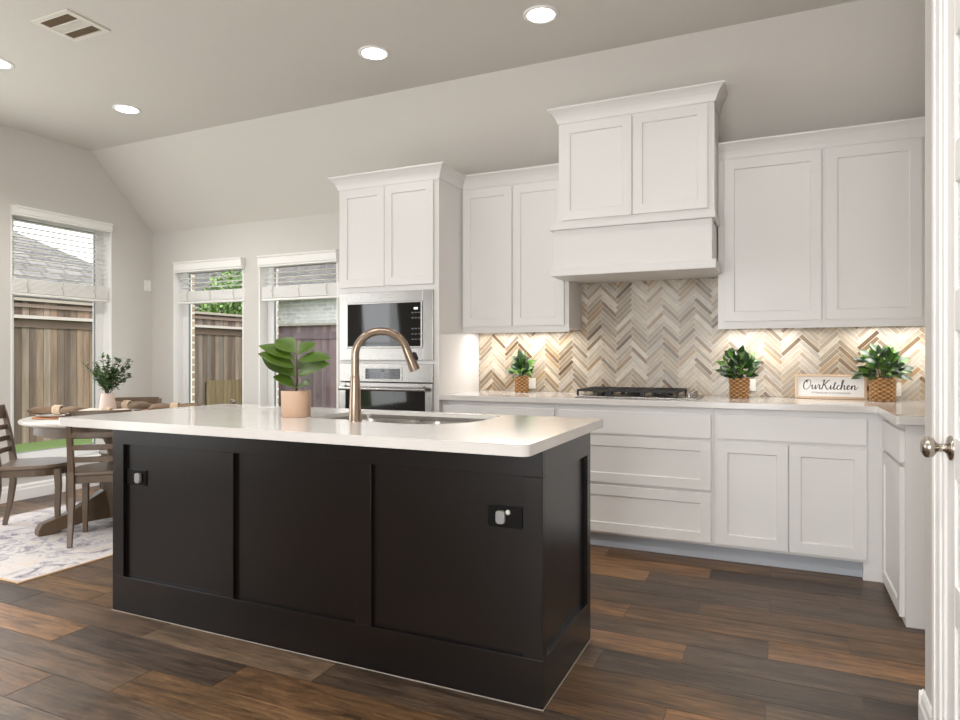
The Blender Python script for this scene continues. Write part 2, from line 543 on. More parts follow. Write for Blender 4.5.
PLK = [((112, 84, 56), 4), ((94, 73, 54), 5), ((132, 96, 62), 3), ((84, 68, 53), 5), ((70, 55, 43), 3), ((106, 86, 67), 4), ((102, 75, 50), 3)]
rf = random.Random(5)
mb = MB()
fx0, fx1, fy0, fy1 = LX - 0.13, KX + 0.13, YR - 0.13, W + 0.13
mb.box(fx0, fx1, fy0, fy1, -0.12, -0.0012, lin(62, 53, 46), lambda co: (co.x, co.y))
PW, PLN, PG = 0.1765, 0.905, 0.0016
for k in range(-27, 20):
    y0 = 1.39 + k * PW
    if y0 + PW < fy0 or y0 > fy1: continue
    off = (-2.455 + 0.302 * k) % PLN
    n0 = int(math.floor((fx0 - off) / PLN))
    for n in range(n0, n0 + 10):
        xa, xb = off + n * PLN + PG, off + (n + 1) * PLN - PG
        xa, xb = max(xa, fx0), min(xb, fx1)
        ya, yb_ = max(y0 + PG, fy0), min(y0 + PW - PG, fy1)
        c_ = rf.choices([lin(*c) for c, w in PLK], [w for c, w in PLK])[0]
        j_ = rf.uniform(0.80, 1.08)
        s1, s2_ = rf.uniform(0, 60), rf.uniform(0, 60)
        if xb - xa < 0.01 or yb_ - ya < 0.01: continue
        mb.add([(xa, ya, -0.0012), (xb, ya, -0.0012), (xb, yb_, -0.0012), (xa, yb_, -0.0012), (xa, ya, 0), (xb, ya, 0), (xb, yb_, 0), (xa, yb_, 0)],
               [(4, 5, 6, 7), (0, 1, 5, 4), (1, 2, 6, 5), (2, 3, 7, 6), (3, 0, 4, 7)], tuple(v * j_ for v in c_[:3]) + (1,),
               lambda co, s1=s1, s2_=s2_: (co.x + s1, co.y + s2_))
struct(mb.build('floor', M['floor']))

mb = MB()
mb.add([(LX - TH, YR - TH, ZC), (KX + TH, YR - TH, ZC), (KX + TH, YC, ZC), (LX - TH, YC, ZC),
        (KX + TH, W + TH, ZW - (ZC - ZW) * TH / (W - YC)), (LX - TH, W + TH, ZW - (ZC - ZW) * TH / (W - YC)),
        (LX - TH, YR - TH, ZC + .1), (KX + TH, YR - TH, ZC + .1), (KX + TH, YC + .05, ZC + .1), (LX - TH, YC + .05, ZC + .1),
        (KX + TH, W + TH, ZW + .1), (LX - TH, W + TH, ZW + .1)],
       [(0, 1, 2, 3), (3, 2, 4, 5), (6, 9, 8, 7), (9, 11, 10, 8), (0, 6, 7, 1), (1, 7, 8, 2), (2, 8, 10, 4), (0, 3, 9, 6), (3, 5, 11, 9), (4, 10, 11, 5)])
struct(mb.build('ceiling', M['ceiling']))

def wall_with_holes(name, axis, pos, a0, a1, z1f, holes, material, th, knots=()):
    """vertical slab; axis 'x' = runs along x at y=pos..pos+th; 'y' = runs along y at x=pos-th..pos"""
    mb = MB()
    cuts = sorted(set([a0, a1] + [h[0] for h in holes] + [h[1] for h in holes] + list(knots)))
    for i in range(len(cuts) - 1):
        u0, u1 = cuts[i], cuts[i + 1]
        um = (u0 + u1) / 2
        hs = sorted([(h[2], h[3]) for h in holes if h[0] <= um <= h[1]])
        lo = 0.0
        segs = []
        for h0, h1 in hs:
            if h0 > lo: segs.append((lo, h0, None))
            lo = h1
        segs.append((lo, None, None))
        for s0, s1, _ in segs:
            ta = s1 if s1 is not None else z1f(u0)
            tb = s1 if s1 is not None else z1f(u1)
            if axis == 'x':
                p = [(u0, pos, s0), (u1, pos, s0), (u1, pos, tb), (u0, pos, ta)]
                q = [(a, pos + th, c) for a, _, c in p]
            else:
                p = [(pos, u0, s0), (pos, u1, s0), (pos, u1, tb), (pos, u0, ta)]
                q = [(pos - th, b, c) for _, b, c in p]
            mb.add(p + q, [(0, 1, 2, 3), (7, 6, 5, 4), (0, 4, 5, 1), (1, 5, 6, 2), (2, 6, 7, 3), (3, 7, 4, 0)])
    return struct(mb.build(name, material))

ceil_at = lambda y: ZC if y <= YC else ZC - (ZC - ZW) * (y - YC) / (W - YC)
wall_with_holes('wall_left', 'y', LX, YR, W, lambda y: ceil_at(y) , [(-1.4, -0.4, 0.36, 2.43), (0.45, 1.45, 0.36, 2.43), (1.85, 2.85, 0.36, 2.43), LW], M['wall'], TH, (YC,))
wall_with_holes('wall_back', 'x', W, LX - TH, KX + TH, lambda x: ZW - 0.002, [BA, BB], M['wall'], TH)
RW = [(-2.3, -1.3, 0.4, 2.5), (-1.0, 0.2, 0.4, 2.5)]
wall_with_holes('wall_rear', 'x', YR - TH, LX - TH, RX + TH, lambda x: ZC, RW, M['wall'], TH)
DY0, DY1, DZ = 1.45, 2.215, 2.44     # pantry door opening along y
WE = 2.46                            # end of pantry wall
wall_with_holes('wall_right', 'y', RX + 0.115, YR, WE, lambda y: ZC, [(DY0, DY1, 0, DZ)], M['wall'], 0.115)
struct(MB().box(RX + 0.115, KX + TH, WE - 0.115, WE, 0, ZC).build('wall_pantry', M['wall']))
mb = MB()
mb.add([(KX, WE, 0), (KX, W, 0), (KX, W, ZW), (KX, YC, ZC), (KX, WE, ZC), (KX + TH, WE, 0), (KX + TH, W, 0), (KX + TH, W, ZW), (KX + TH, YC, ZC), (KX + TH, WE, ZC)],
       [(0, 1, 2, 3, 4), (9, 8, 7, 6, 5), (0, 5, 6, 1), (1, 6, 7, 2), (2, 7, 8, 3), (3, 8, 9, 4), (4, 9, 5, 0)])
struct(mb.build('wall_kitchen', M['wall']))

# baseboards: profiled strips
BP = [(0, 0), (0.016, 0), (0.016, 0.085), (0.012, 0.095), (0.012, 0.115), (0.005, 0.13), (0, 0.13)]
def baseboard(name, o, U, N, length):
    mb = MB(); mb.prism(BP, o, N, Z, U, length)
    return struct(mb.build(name, M['trim'], bevel=0.0015))
baseboard('baseboard_left', (LX, YR, 0), Y, X, W - YR)
baseboard('baseboard_back', (LX + 0.016, W, 0), X, -Y, -2.95 - LX)
mbb = MB(); mbb.prism(BP, (RX, DY1 + 0.10, 0), -X, Z, Y, WE - DY1 - 0.10 + 0.016); mbb.prism(BP, (RX - 0.016, WE, 0), Y, Z, X, 0.14)
struct(mbb.build('baseboard_right', M['trim'], bevel=0.0015))
baseboard('baseboard_near', (RX, YR, 0), Y, -X, DY0 - 0.10 - YR)

# ------------------------------------------------------------------ pantry door, casing
def casing_leg(mb, y0, y1, z0, z1, x=RX):
    mb.box(x - 0.008, x, y0, y1, z0, z1)
    w = y1 - y0
    mb.box(x - 0.013, x - 0.008, y0 + w * 0.55, y1 - 0.008, z0, z1)
mb = MB()
casing_leg(mb, DY1, DY1 + 0.085, 0, DZ + 0.09)
mb.box(RX - 0.012, RX, DY0 - 0.092, DY0, 0, DZ + 0.09)
mb.box(RX - 0.012, RX, DY0, DY1, DZ, DZ + 0.09)
mb.box(RX - 0.0, RX + 0.115, DY1 - 0.018, DY1, 0, DZ)
mb.box(RX - 0.0, RX + 0.115, DY0, DY0 + 0.018, 0, DZ)
mb.box(RX - 0.0, RX + 0.115, DY0 + 0.018, DY1 - 0.018, DZ - 0.018, DZ)
struct(mb.build('trim_1', M['trim'], bevel=0.003))

door = sempty('door_1', (RX + 0.02, 2.19, 0.01))
d0, d1 = DY0 + 0.021, DY1 - 0.021
dx = RX + 0.006
mb = MB()
mb.box(dx + 0.010, dx + 0.035, d0, d1, 0.012, DZ - 0.022)
mb.build('door_slab', M['trim'], door)
mb = MB()
st = 0.085
mb.box(dx, dx + 0.010, d0, d0 + st, 0.012, DZ - 0.022)
mb.box(dx, dx + 0.010, d1 - st, d1, 0.012, DZ - 0.022)
zs = [0.012, 0.52, 0.912, 1.305, 1.70, 2.09, DZ - 0.022]
for i, zc in enumerate(zs):
    h0, h1 = (zc - 0.055, zc + 0.055)
    if i == 0: h0, h1 = 0.012, 0.19
    if i == 6: h0, h1 = DZ - 0.13, DZ - 0.022
    mb.box(dx, dx + 0.010, d0 + st, d1 - st, h0, h1)
mb.build('door_frame_rails', M['trim'], door, bevel=0.004)
for i in range(6):
    z0 = 0.19 if i == 0 else zs[i] + 0.055
    z1 = DZ - 0.13 if i == 5 else zs[i + 1] - 0.055
    mb = MB()
    y0, y1 = d0 + st + 0.012, d1 - st - 0.012
    z0 += 0.012; z1 -= 0.012
    g = 0.028
    mb.add([(dx + 0.010, y0, z0), (dx + 0.010, y1, z0), (dx + 0.010, y1, z1), (dx + 0.010, y0, z1),
            (dx + 0.003, y0 + g, z0 + g), (dx + 0.003, y1 - g, z0 + g), (dx + 0.003, y1 - g, z1 - g), (dx + 0.003, y0 + g, z1 - g)],
           [(0, 1, 5, 4), (1, 2, 6, 5), (2, 3, 7, 6), (3, 0, 4, 7), (4, 5, 6, 7)])
    mb.build('raised_panel', M['trim'], door)
ky, kz = d1 - 0.050, 0.935
RY = Matrix.Rotation(-PI / 2, 4, 'Y')
mb = MB()
mb.lathe([(0.034, 0), (0.034, 0.004), (0.030, 0.008), (0.016, 0.011), (0.011, 0.016), (0.011, 0.030), (0.017, 0.036), (0.027, 0.043), (0.0295, 0.052), (0.027, 0.062), (0.017, 0.069), (0.004, 0.071)],
         (dx, ky, kz), 28, mtx=RY)
k = mb.build('door_knob', M['knob'], door); smooth_by_angle(k, 0.9); k['label'] = 'satin nickel round door knob'

# ------------------------------------------------------------------ windows and blinds
def window(name, wall, a0, a1, z0, z1):
    """wall 'left' or 'back'; frame set toward the outside of the reveal"""
    if wall == 'back':
        P = lambda a, d, z: Vector((a, W + d, z)); U, D = X, Y
    else:
        P = lambda a, d, z: Vector((LX - d, a, z)); U, D = Y, -X
    root = sempty(name, P((a0 + a1) / 2, 0.0, z0))
    def fr(nm, m, d0, d1, i0, i1, bevel=0.002):
        mb = MB()
        for (s0, s1, t0, t1) in ((a0 + i0, a0 + i1, z0 + i0, z1 - i0), (a1 - i1, a1 - i0, z0 + i0, z1 - i0),
                                 (a0 + i1, a1 - i1, z0 + i0, z0 + i1), (a0 + i1, a1 - i1, z1 - i1, z1 - i0)):
            mb.obox(P(s0, d0, t0), U, Z, D, s1 - s0, t1 - t0, d1 - d0)
        return mb.build(nm, m, root, bevel=bevel)
    fr('window_frame', M['vinyl'], 0.10, 0.15, 0.0, 0.085)
    fr('sash', M['vinylgrey'], 0.112, 0.13, 0.085, 0.092)
    mb = MB(); mb.obox(P(a0 + 0.088, 0.12, z0 + 0.088), U, Z, D, a1 - a0 - 0.176, z1 - z0 - 0.176, 0.003)
    mb.build('glass_pane', M['glass'], root)
    # interior jamb liner, stool and apron
    mb = MB()
    mb.obox(P(a0, 0.0, z0), U, Z, D, 0.012, z1 - z0, 0.10)
    mb.obox(P(a1 - 0.012, 0.0, z0), U, Z, D, 0.012, z1 - z0, 0.10)
    mb.obox(P(a0 + .012, 0.0, z1 - 0.012), U, Z, D, a1 - a0 - .024, 0.012, 0.10)
    mb.build('jamb', M['trim'], root)
    mb = MB()
    mb.obox(P(a0 - 0.03, -0.04, z0 - 0.022), U, Z, D, a1 - a0 + 0.06, 0.022, 0.125)
    mb.obox(P(a0 - 0.0, -0.014, z0 - 0.085), U, Z, D, a1 - a0, 0.063, 0.014)
    mb.build('window_sill', M['trim'], root, bevel=0.003)
    return root

window('window_1', 'left', *LW)
window('window_2', 'back', *BA)
window('window_3', 'back', *BB)
for i, (a0, a1, z0, z1) in enumerate(RW):  # unseen rear windows, added to brighten the room
    r = sempty('window_%d' % (i + 4), ((a0 + a1) / 2, YR - 0.07, z0))
    mb = MB()
    for b in ((a0, a0 + .05, z0, z1), (a1 - .05, a1, z0, z1), (a0 + .05, a1 - .05, z0, z0 + .05), (a0 + .05, a1 - .05, z1 - .05, z1), (a0 + .05, a1 - .05, 1.43, 1.47)):
        mb.box(b[0], b[1], YR - 0.10, YR - 0.05, b[2], b[3])
    mb.build('window_frame', M['vinyl'], r)

for i, (a0, a1) in enumerate(((-1.4, -0.4), (0.45, 1.45), (1.85, 2.85))):  # unseen left-wall windows, likewise added for brightness
    r = sempty('window_%d' % (i + 6), (LX - 0.1, (a0 + a1) / 2, 0.36))
    mb = MB()
    for b in ((a0, a0 + .05, 0.36, 2.43), (a1 - .05, a1, 0.36, 2.43), (a0 + .05, a1 - .05, 0.36, 0.41), (a0 + .05, a1 - .05, 2.38, 2.43), (a0 + .05, a1 - .05, 1.38, 1.42)):
        mb.box(LX - 0.12, LX - 0.07, b[0], b[1], b[2], b[3])
    mb.build('window_frame', M['vinyl'], r)

def blind(label, wall, a0, a1, ztop, zval, zstack, zbot):
    if wall == 'back':
        P = lambda a, d, z: Vector((a, W - d, z)); U, D = X, -Y
    else:
        P = lambda a, d, z: Vector((LX + d, a, z)); U, D = Y, X
    root = thing('window_blind', label, 'window blind', P((a0 + a1) / 2, 0.0, zbot), group='white faux wood blinds of the dining nook')
    mb = MB()
    mb.prism([(0, zval), (0.050, zval), (0.050, zval + 0.012), (0.058, zval + 0.02), (0.058, ztop - 0.022), (0.068, ztop - 0.012), (0.068, ztop), (0, ztop)],
             P(a0, 0.001, 0), D, Z, U, a1 - a0)
    mb.build('valance', M['blind'], root, bevel=0.002)
    i0, i1 = a0 + 0.002, a1 - 0.010
    pitch = 0.0445
    n = int((zval - zstack) / pitch)
    for k in range(n):
        z = zstack + 0.03 + k * pitch
        mb = MB()
        mb.obox(P(i0, -0.058, z - 0.003), U, (D + Z * 0.025).normalized(), (Z - D * 0.025).normalized(), i1 - i0, 0.05, 0.003)
        mb.build('slat', M['blind'], root)
    mb = MB()
    ns = int((zstack - zbot - 0.025) / 0.0105)
    for k in range(ns):
        z = zbot + 0.026 + k * 0.0105
        j = random.uniform(-0.0015, 0.0015)
        mb.obox(P(i0, -0.047 + j, z), U, D, Z, i1 - i0, 0.05, 0.0085)
    mb.build('stacked_slats', M['blind'], root)
    mb = MB(); mb.obox(P(i0, -0.048, zbot), U, D, Z, i1 - i0, 0.052, 0.022)
    mb.build('bottom_rail', M['blind'], root, bevel=0.003)
    for t in (0.15, 0.5, 0.85):
        a = i0 + (i1 - i0) * t
        mb = MB()
        mb.tube([P(a, 0.009, zval), P(a, 0.009, zbot + 0.02)], 0.0011, 6)
        mb.tube([P(a + 0.012, 0.008, zstack), P(a - 0.01, 0.012, (zstack + zbot) / 2 + .02), P(a + 0.006, 0.012, (zstack + zbot) / 2 - .02), P(a, 0.008, zbot + 0.02)], 0.0025, 6)
        mb.build('ladder_cord', M['cord'], root)
    return root
blind('wide-open white slatted blind drawn halfway up on the left wall window by the table', 'left', 3.292, 4.15, 2.424, 2.345, 1.838, 1.695)
blind('white slatted blind of the window nearest the room corner, raised above its fence view', 'back', -5.352, -4.49, 2.100, 2.000, 1.828, 1.700)
blind('white slatted blind of the window beside the oven tower, behind the fig plant', 'back', -4.292, -3.42, 2.096, 1.996, 1.828, 1.694)

# ------------------------------------------------------------------ ceiling lights, vent, wall plate
def can_light(label, x, y, watts, group='recessed ceiling lights'):
    t = thing('recessed_light', label, 'ceiling light', (x, y, ZC), group=group)
    mb = MB(); mb.lathe([(0.098, 0.0), (0.098, -0.003), (0.088, -0.007), (0.076, -0.006)], (x, y, ZC), 32, cap0=False, cap1=False)
    mb.lathe([(0.076, -0.006), (0.074, -0.001)], (x, y, ZC), 32, False, False)
    mb.build('trim_ring', M['trim'], t, smooth=True)
    mb = MB(); mb.lathe([(0.078, -0.0035), (0.05, -0.0055), (0.0, -0.006)], (x, y, ZC), 32, False, False)
    mb.build('lens', M['lens'], t, smooth=True)
    l = bpy.data.lights.new('can_lamp', 'SPOT')
    l.energy = watts; l.color = (1.0, 0.98, 0.955)
    l.spot_size = 2.5; l.spot_blend = 0.7; l.shadow_soft_size = 0.07
    o = bpy.data.objects.new('can_lamp', l); COL.objects.link(o)
    o.parent = t; o.location = (0, 0, -0.03)
    return t
can_light('lit recessed ceiling light above the dining nook, left of the sloped ceiling', -4.495, 3.417, 48)
can_light('lit recessed ceiling light above the faucet end of the island', -2.277, 3.421, 5)
can_light('lit recessed ceiling light in front of the range hood, nearest the top edge', -1.187, 3.416, 5)
can_light('lit recessed ceiling light cut by the left edge of the photo', -4.545, 2.53, 42)
can_light('added out-of-view recessed ceiling light over the near side of the dining nook', -4.545, 1.25, 45)  # cans from here down are unseen, added for brightness
can_light('added out-of-view recessed ceiling light over the right counter', -0.10, 3.416, 7)
can_light('added out-of-view recessed ceiling light over the seating side of the island', -2.277, 1.25, 54)
can_light('added out-of-view recessed ceiling light over the near right island corner', -1.187, 1.25, 54)
can_light('added out-of-view recessed ceiling light in front of the pantry door', -0.10, 1.25, 45)

vt = thing('ceiling_vent', 'rectangular white ceiling air vent with three dark slots', 'vent', (-3.65, 2.42, ZC))
vx0, vx1, vy0, vy1 = -3.805, -3.495, 2.295, 2.555
mb = MB()
for b in ((vx0, vx1, vy0, vy0 + .03), (vx0, vx1, vy1 - .03, vy1), (vx0, vx0 + .035, vy0 + .03, vy1 - .03), (vx1 - .035, vx1, vy0 + .03, vy1 - .03)):
    mb.box(b[0], b[1], b[2], b[3], ZC - 0.009, ZC - 0.0005)
for f in (1 / 3, 2 / 3):
    yy = vy0 + 0.03 + (vy1 - vy0 - 0.06) * f
    mb.box(vx0 + .035, vx1 - .035, yy - 0.006, yy + 0.006, ZC - 0.009, ZC - 0.0005)
mb.build('vent_frame', M['ventmetal'], vt, bevel=0.0015)
cols = [M['ventdark'], M['ventmetal'], M['ventdark']]
for k in range(3):
    q = (vy1 - vy0 - 0.06) / 3
    yy = vy0 + 0.03 + q * k
    mb = MB()
    for j in range(9):
        xa = vx0 + 0.037 + j * (vx1 - vx0 - 0.078) / 9
        mb.box(vx0 + .035, vx1 - .035, yy + 0.006 + j * (q - 0.012) / 9, yy + 0.006 + j * (q - 0.012) / 9 + 0.004, ZC - 0.007, ZC - 0.001)
    mb.build('louver_bank', M['ventmetal'] if k == 1 else M['ventdark'], vt)
    mb = MB(); mb.box(vx0 + .034, vx1 - .034, yy, yy + q, ZC - 0.0008, ZC - 0.0002)
    mb.build('duct_opening', M['ventdark'], vt)

wp = thing('wall_plate', 'small white blank plate high on the left wall by the corner', 'wall plate', (LX, 4.566, 1.85))
box('cover', M['whiteplastic'], (LX, LX + 0.006, 4.528, 4.604, 1.842, 1.945), wp, 0.002)
for z in (1.857, 1.93):
    mb = MB(); mb.lathe([(0.003, 0), (0.003, 0.0015)], (LX + 0.006, 4.566, z), 10, mtx=Matrix.Rotation(PI / 2, 4, 'Y'))
    mb.build('screw', M['greyplastic'], wp)

# ================================================================== KITCHEN CABINETS
YF, YU, YH = 3.96, 4.32, 4.086       # tower / counter front, upper fronts, hood front
ZCT, ZCB = 0.924, 0.888              # counter top, underside
CROWN = [(0, 0), (0.005, 0), (0.008, 0.006), (0.013, 0.022), (0.022, 0.042), (0.036, 0.062), (0.054, 0.079), (0.060, 0.081), (0.060, 0.092), (0, 0.092)]

def crown_run(mb, path, zb, prof=CROWN, scale=1.0):
    """sweep the crown along an xy path; profile grows to the right of travel (outwards)"""
    n = len(path)
    k = len(prof)
    vs, fs = [], []
    for i, p in enumerate(path):
        p = Vector((p[0], p[1], 0))
        def nrm(a, b):
            d = (Vector((b[0], b[1], 0)) - Vector((a[0], a[1], 0))).normalized()
            return Vector((d.y, -d.x, 0))
        if i == 0: m = nrm(path[0], path[1])
        elif i == n - 1: m = nrm(path[-2], path[-1])
        else:
            a, b = nrm(path[i - 1], path[i]), nrm(path[i], path[i + 1])
            m = (a + b) / (1 + a.dot(b))
        for u, v in prof:
            vs.append(p + m * u * scale + Vector((0, 0, zb + v * scale)))
    for i in range(n - 1):
        for j in range(k):
            fs.append((i * k + j, i * k + (j + 1) % k, (i + 1) * k + (j + 1) % k, (i + 1) * k + j))
    fs.append(tuple(range(k))); fs.append(tuple((n - 1) * k + j for j in reversed(range(k))))
    mb.add(vs, fs)
    return mb

DT = 0.02
def front_door(name, parent, x0, x1, z0, z1, y, fr=0.058):
    mb = MB(); mb.shaker((x0, y, z0), X, Z, -Y, x1 - x0, z1 - z0, DT, fr)
    return mb.build(name, M['cabinet'], parent, bevel=0.0012)
def flat_front(name, parent, x0, x1, z0, z1, y):
    return box(name, M['cabinet'], (x0, x1, y - DT, y, z0, z1), parent, 0.002)

# --- oven tower
TX0, TX1 = -2.938, -2.110
tw = thing('oven_tower_cabinet', 'tall white shaker cabinet housing the microwave and wall oven', 'cabinet', ((TX0 + TX1) / 2, (YF + W) / 2, 0))
mb = MB()
yb = W - 0.002
MWZ = (1.160, 1.645); OVZ = (0.42, 1.135)
ix0, ix1 = TX0 + 0.028, TX1 - 0.042
mb.box(TX0, TX0 + 0.018, YF + .02, yb, 0.0, 2.41)
mb.box(TX1 - 0.018, TX1, YF + .02, yb, 0.0, 2.41)
mb.box(TX0 + .018, TX1 - .018, YF + .02, yb, 2.392, 2.41)
mb.box(TX0 + .018, TX1 - .018, yb - 0.01, yb, 0.1, 2.392)
mb.box(TX0 + .018, TX1 - .018, YF + .02, yb - 0.01, 0.10, 0.118)
mb.box(TX0 + .018, TX1 - .018, YF + .02, yb - .01, OVZ[0] - 0.02, OVZ[0])
mb.box(TX0 + .018, TX1 - .018, YF + .02, yb - .01, (MWZ[0] + OVZ[1]) / 2 - 0.006, (MWZ[0] + OVZ[1]) / 2 + 0.006)
mb.box(TX0 + .018, TX1 - .018, YF + .02, yb - .01, MWZ[1] + 0.004, MWZ[1] + 0.02)
mb.build('carcass', M['cabinet'], tw)
mb = MB()
mb.box(TX0, ix0, YF, YF + .02, 0, 2.41); mb.box(ix1, TX1, YF, YF + .02, 0, 2.41)
mb.box(ix0, ix1, YF, YF + .02, MWZ[1], 2.41); mb.box(ix0, ix1, YF, YF + .02, OVZ[1], MWZ[0]); mb.box(ix0, ix1, YF, YF + .02, 0, OVZ[0])
mb.build('face_frame', M['cabinet'], tw, bevel=0.001)
front_door('door', tw, TX0 + 0.022, -2.540, 1.685, 2.392, YF)
front_door('door', tw, -2.536, TX1 - 0.036, 1.685, 2.392, YF)
front_door('drawer_front', tw, TX0 + 0.022, TX1 - 0.036, 0.12, 0.395, YF)
mb = MB(); crown_run(mb, [(TX0, yb), (TX0, YF), (TX1, YF), (TX1, YU + 0.01)], 2.402)
mb.build('crown_moulding', M['cabinet'], tw)

# --- upper cabinets
def upper(name, label, x0, x1, doors, zb, crown_path, fill=None):
    c = thing(name, label, 'cabinet', ((x0 + x1) / 2, (YU + W) / 2, zb))
    mb = MB()
    yb = W - 0.012
    mb.box(x0, x1, YU + .02, yb, zb + 0.012, 2.41)
    mb.build('carcass', M['cabinet'], c)
    mb = MB()
    mb.box(x0, x1, YU, YU + 0.02, zb, 2.41)
    mb.build('face_frame', M['cabinet'], c, bevel=0.001)
    for a, b in doors:
        front_door('door', c, a, b, zb + 0.032, 2.39, YU)
    mb = MB(); crown_run(mb, crown_path, 2.402)
    mb.build('crown_moulding', M['cabinet'], c)
    mb = MB()
    mb.box(x0, x1, YU, YU + 0.02, zb - 0.012, zb)
    mb.build('light_rail', M['cabinet'], c)
    return c
upper('upper_cabinet', 'white two-door upper cabinet between the oven tower and the hood', TX1 + 0.002, -1.300,
      [(TX1 + 0.018, -1.712), (-1.706, -1.330)], 1.368, [(TX1 + 0.002, YU), (-1.302, YU)])
upper('upper_cabinet', 'wide white two-door upper cabinet right of the hood', -0.342, KX - 0.004,
      [(-0.306, 0.228), (0.252, 0.722)], 1.368, [(-0.340, YU), (KX - 0.006, YU)])

# --- hood cabinet
HX0, HX1 = -1.298, -0.344
hd = thing('range_hood_cabinet', 'tall white hood cabinet with mantel and crown above the cooktop', 'range hood', ((HX0 + HX1) / 2, (YH + W) / 2, 1.70))
def slope_y(z): return YC + (ZC - z) * (W - YC) / (ZC - ZW)
mb = MB()
zt = 2.775
prof = [(YH, 1.985), (YH, zt), (slope_y(zt) - 0.012, zt), (W - 0.012, ZW + 0.0), (W - 0.012, 1.985)]
mb.prism(prof, (HX0, 0, 0), Y, Z, X, HX1 - HX0)
mb.build('carcass', M['cabinet'], hd, bevel=0.001)
front_door('door', hd, HX0 + 0.022, -0.824, 2.062, 2.675, YH)
front_door('door', hd, -0.819, HX1 - 0.036, 2.062, 2.675, YH)
mb = MB()
crown_run(mb, [(HX0, 4.20), (HX0, YH), (HX1, YH), (HX1, 4.20)], 2.688)
hc = mb.build('crown_moulding', M['cabinet'], hd)
# hood crown returns die into the sloped ceiling
for sx, nx in ((HX0, -1), (HX1, 1)):
    mb = MB()
    vs = []
    for (u, v) in CROWN:
        z = 2.688 + v
        vs.append((sx + nx * u, 4.20, z))
    for (u, v) in CROWN:
        z = 2.688 + v
        vs.append((sx + nx * u, slope_y(z) - 0.012, z))
    k = len(CROWN)
    mb.add(vs, [(j, (j + 1) % k, k + (j + 1) % k, k + j) for j in range(k)] + [tuple(range(k)), tuple(k + j for j in reversed(range(k)))])
    mb.build('crown_return', M['cabinet'], hd)
BX0, BX1, BY = -1.306, -0.349, 4.0
mb = MB()
mb.box(BX0, BX1, BY, YU - 0.024, 1.73, 1.985)
mb.box(HX0 + .004, HX1 - .004, YU - 0.024, W - 0.012, 1.73, 1.985)
mb.build('mantel_box', M['cabinet'], hd, bevel=0.0015)
mb = MB()
mb.box(BX0 - 0.022, BX1 + 0.02, BY - 0.022, YU - 0.023, 1.985, 2.024)
mb.build('mantel_shelf', M['cabinet'], hd, bevel=0.004)
mb = MB()
mb.box(BX0 - 0.014, BX1 + 0.024, BY - 0.018, YU - 0.023, 1.694, 1.748)
mb.build('mantel_base_trim', M['cabinet'], hd, bevel=0.004)
mb = MB()
mb.box(HX0 + .004, HX1 - .004, YU - 0.023, W - 0.012, 1.712, 1.73)
mb.build('soffit_panel', M['cabinet'], hd)
mb = MB(); mb.box(-1.06, -0.58, 4.12, 4.27, 1.708, 1.712)
mb.build('vent_insert', M['steel'], hd, bevel=0.003)

# --- base cabinets
YFR = 4.005   # face frame plane; fronts stand 20 mm proud
def base(label, x0, x1):
    c = thing('base_cabinet', label, 'cabinet', ((x0 + x1) / 2, (YFR + W) / 2, 0))
    mb = MB()
    mb.box(x0, x1, YFR + 0.02, W - 0.004, 0.095, ZCB)
    mb.build('carcass', M['cabinet'], c)
    mb = MB(); mb.box(x0, x1, YFR, YFR + 0.02, 0.092, ZCB)
    mb.build('face_frame', M['cabinet'], c, bevel=0.001)
    mb = MB(); mb.box(x0, x1, 4.056, 4.075, 0.0, 0.095)
    mb.build('toe_kick', M['kick'], c)
    return c
c1 = base('white base cabinet beside the oven tower, mostly hidden by the island', TX1 + 0.002, -1.282)
flat_front('drawer_front', c1, TX1 + 0.022, -1.296, 0.712, 0.853, YFR)
front_door('door', c1, TX1 + 0.022, -1.705, 0.108, 0.697, YFR)
front_door('door', c1, -1.700, -1.296, 0.108, 0.697, YFR)
c2 = base('white three-drawer base cabinet under the cooktop', -1.281, -0.340)
flat_front('drawer_front', c2, -1.268, -0.354, 0.712, 0.850, YFR)
front_door('drawer', c2, -1.268, -0.354, 0.413, 0.696, YFR)
front_door('drawer', c2, -1.268, -0.354, 0.108, 0.393, YFR)
c3 = base('white two-door base cabinet under the kitchen sign', -0.339, 0.508)
flat_front('drawer_front', c3, -0.322, 0.424, 0.715, 0.855, YFR)
front_door('door', c3, -0.322, 0.048, 0.110, 0.695, YFR)
front_door('door', c3, 0.053, 0.424, 0.110, 0.695, YFR)
box('corner_filler', M['cabinet'], (0.408, 0.508, YFR - 0.001, YFR + 0.06, 0.0, 0.106), c3)

# right-hand leg
LFX = 0.508; LY0 = 3.385
c4 = thing('base_cabinet', 'white base cabinet turned sideways by the pantry wall with a plain end panel', 'cabinet', (0.8, 3.7, 0))
mb = MB(); mb.box(LFX + 0.02, KX - 0.003, LY0 + 0.02, 4.022, 0.0, ZCB)
mb.box(KX - 0.5, KX - 0.003, 4.022, W - 0.004, 0.0, ZCB)
mb.build('carcass', M['cabinet'], c4)
mb = MB(); mb.box(LFX, KX - 0.003, LY0, LY0 + 0.02, 0.0, ZCB)
mb.build('end_panel', M['cabinet'], c4, bevel=0.0015)
mb = MB(); mb.box(LFX, LFX + 0.02, LY0 + 0.02, 4.003, 0.0, ZCB)
mb.build('face_frame', M['cabinet'], c4)
def side_front(name, y0, y1, z0, z1, shaker=True):
    mb = MB()
    if shaker: mb.shaker((LFX, y1, z0), -Y, Z, -X, y1 - y0, z1 - z0, DT)
    else: mb.box(LFX - DT, LFX, y0, y1, z0, z1)
    return mb.build(name, M['cabinet'], c4, bevel=0.0015)
side_front('drawer_front', LY0 + 0.035, 3.955, 0.715, 0.855, False)
side_front('door', LY0 + 0.035, 3.955, 0.03, 0.695)

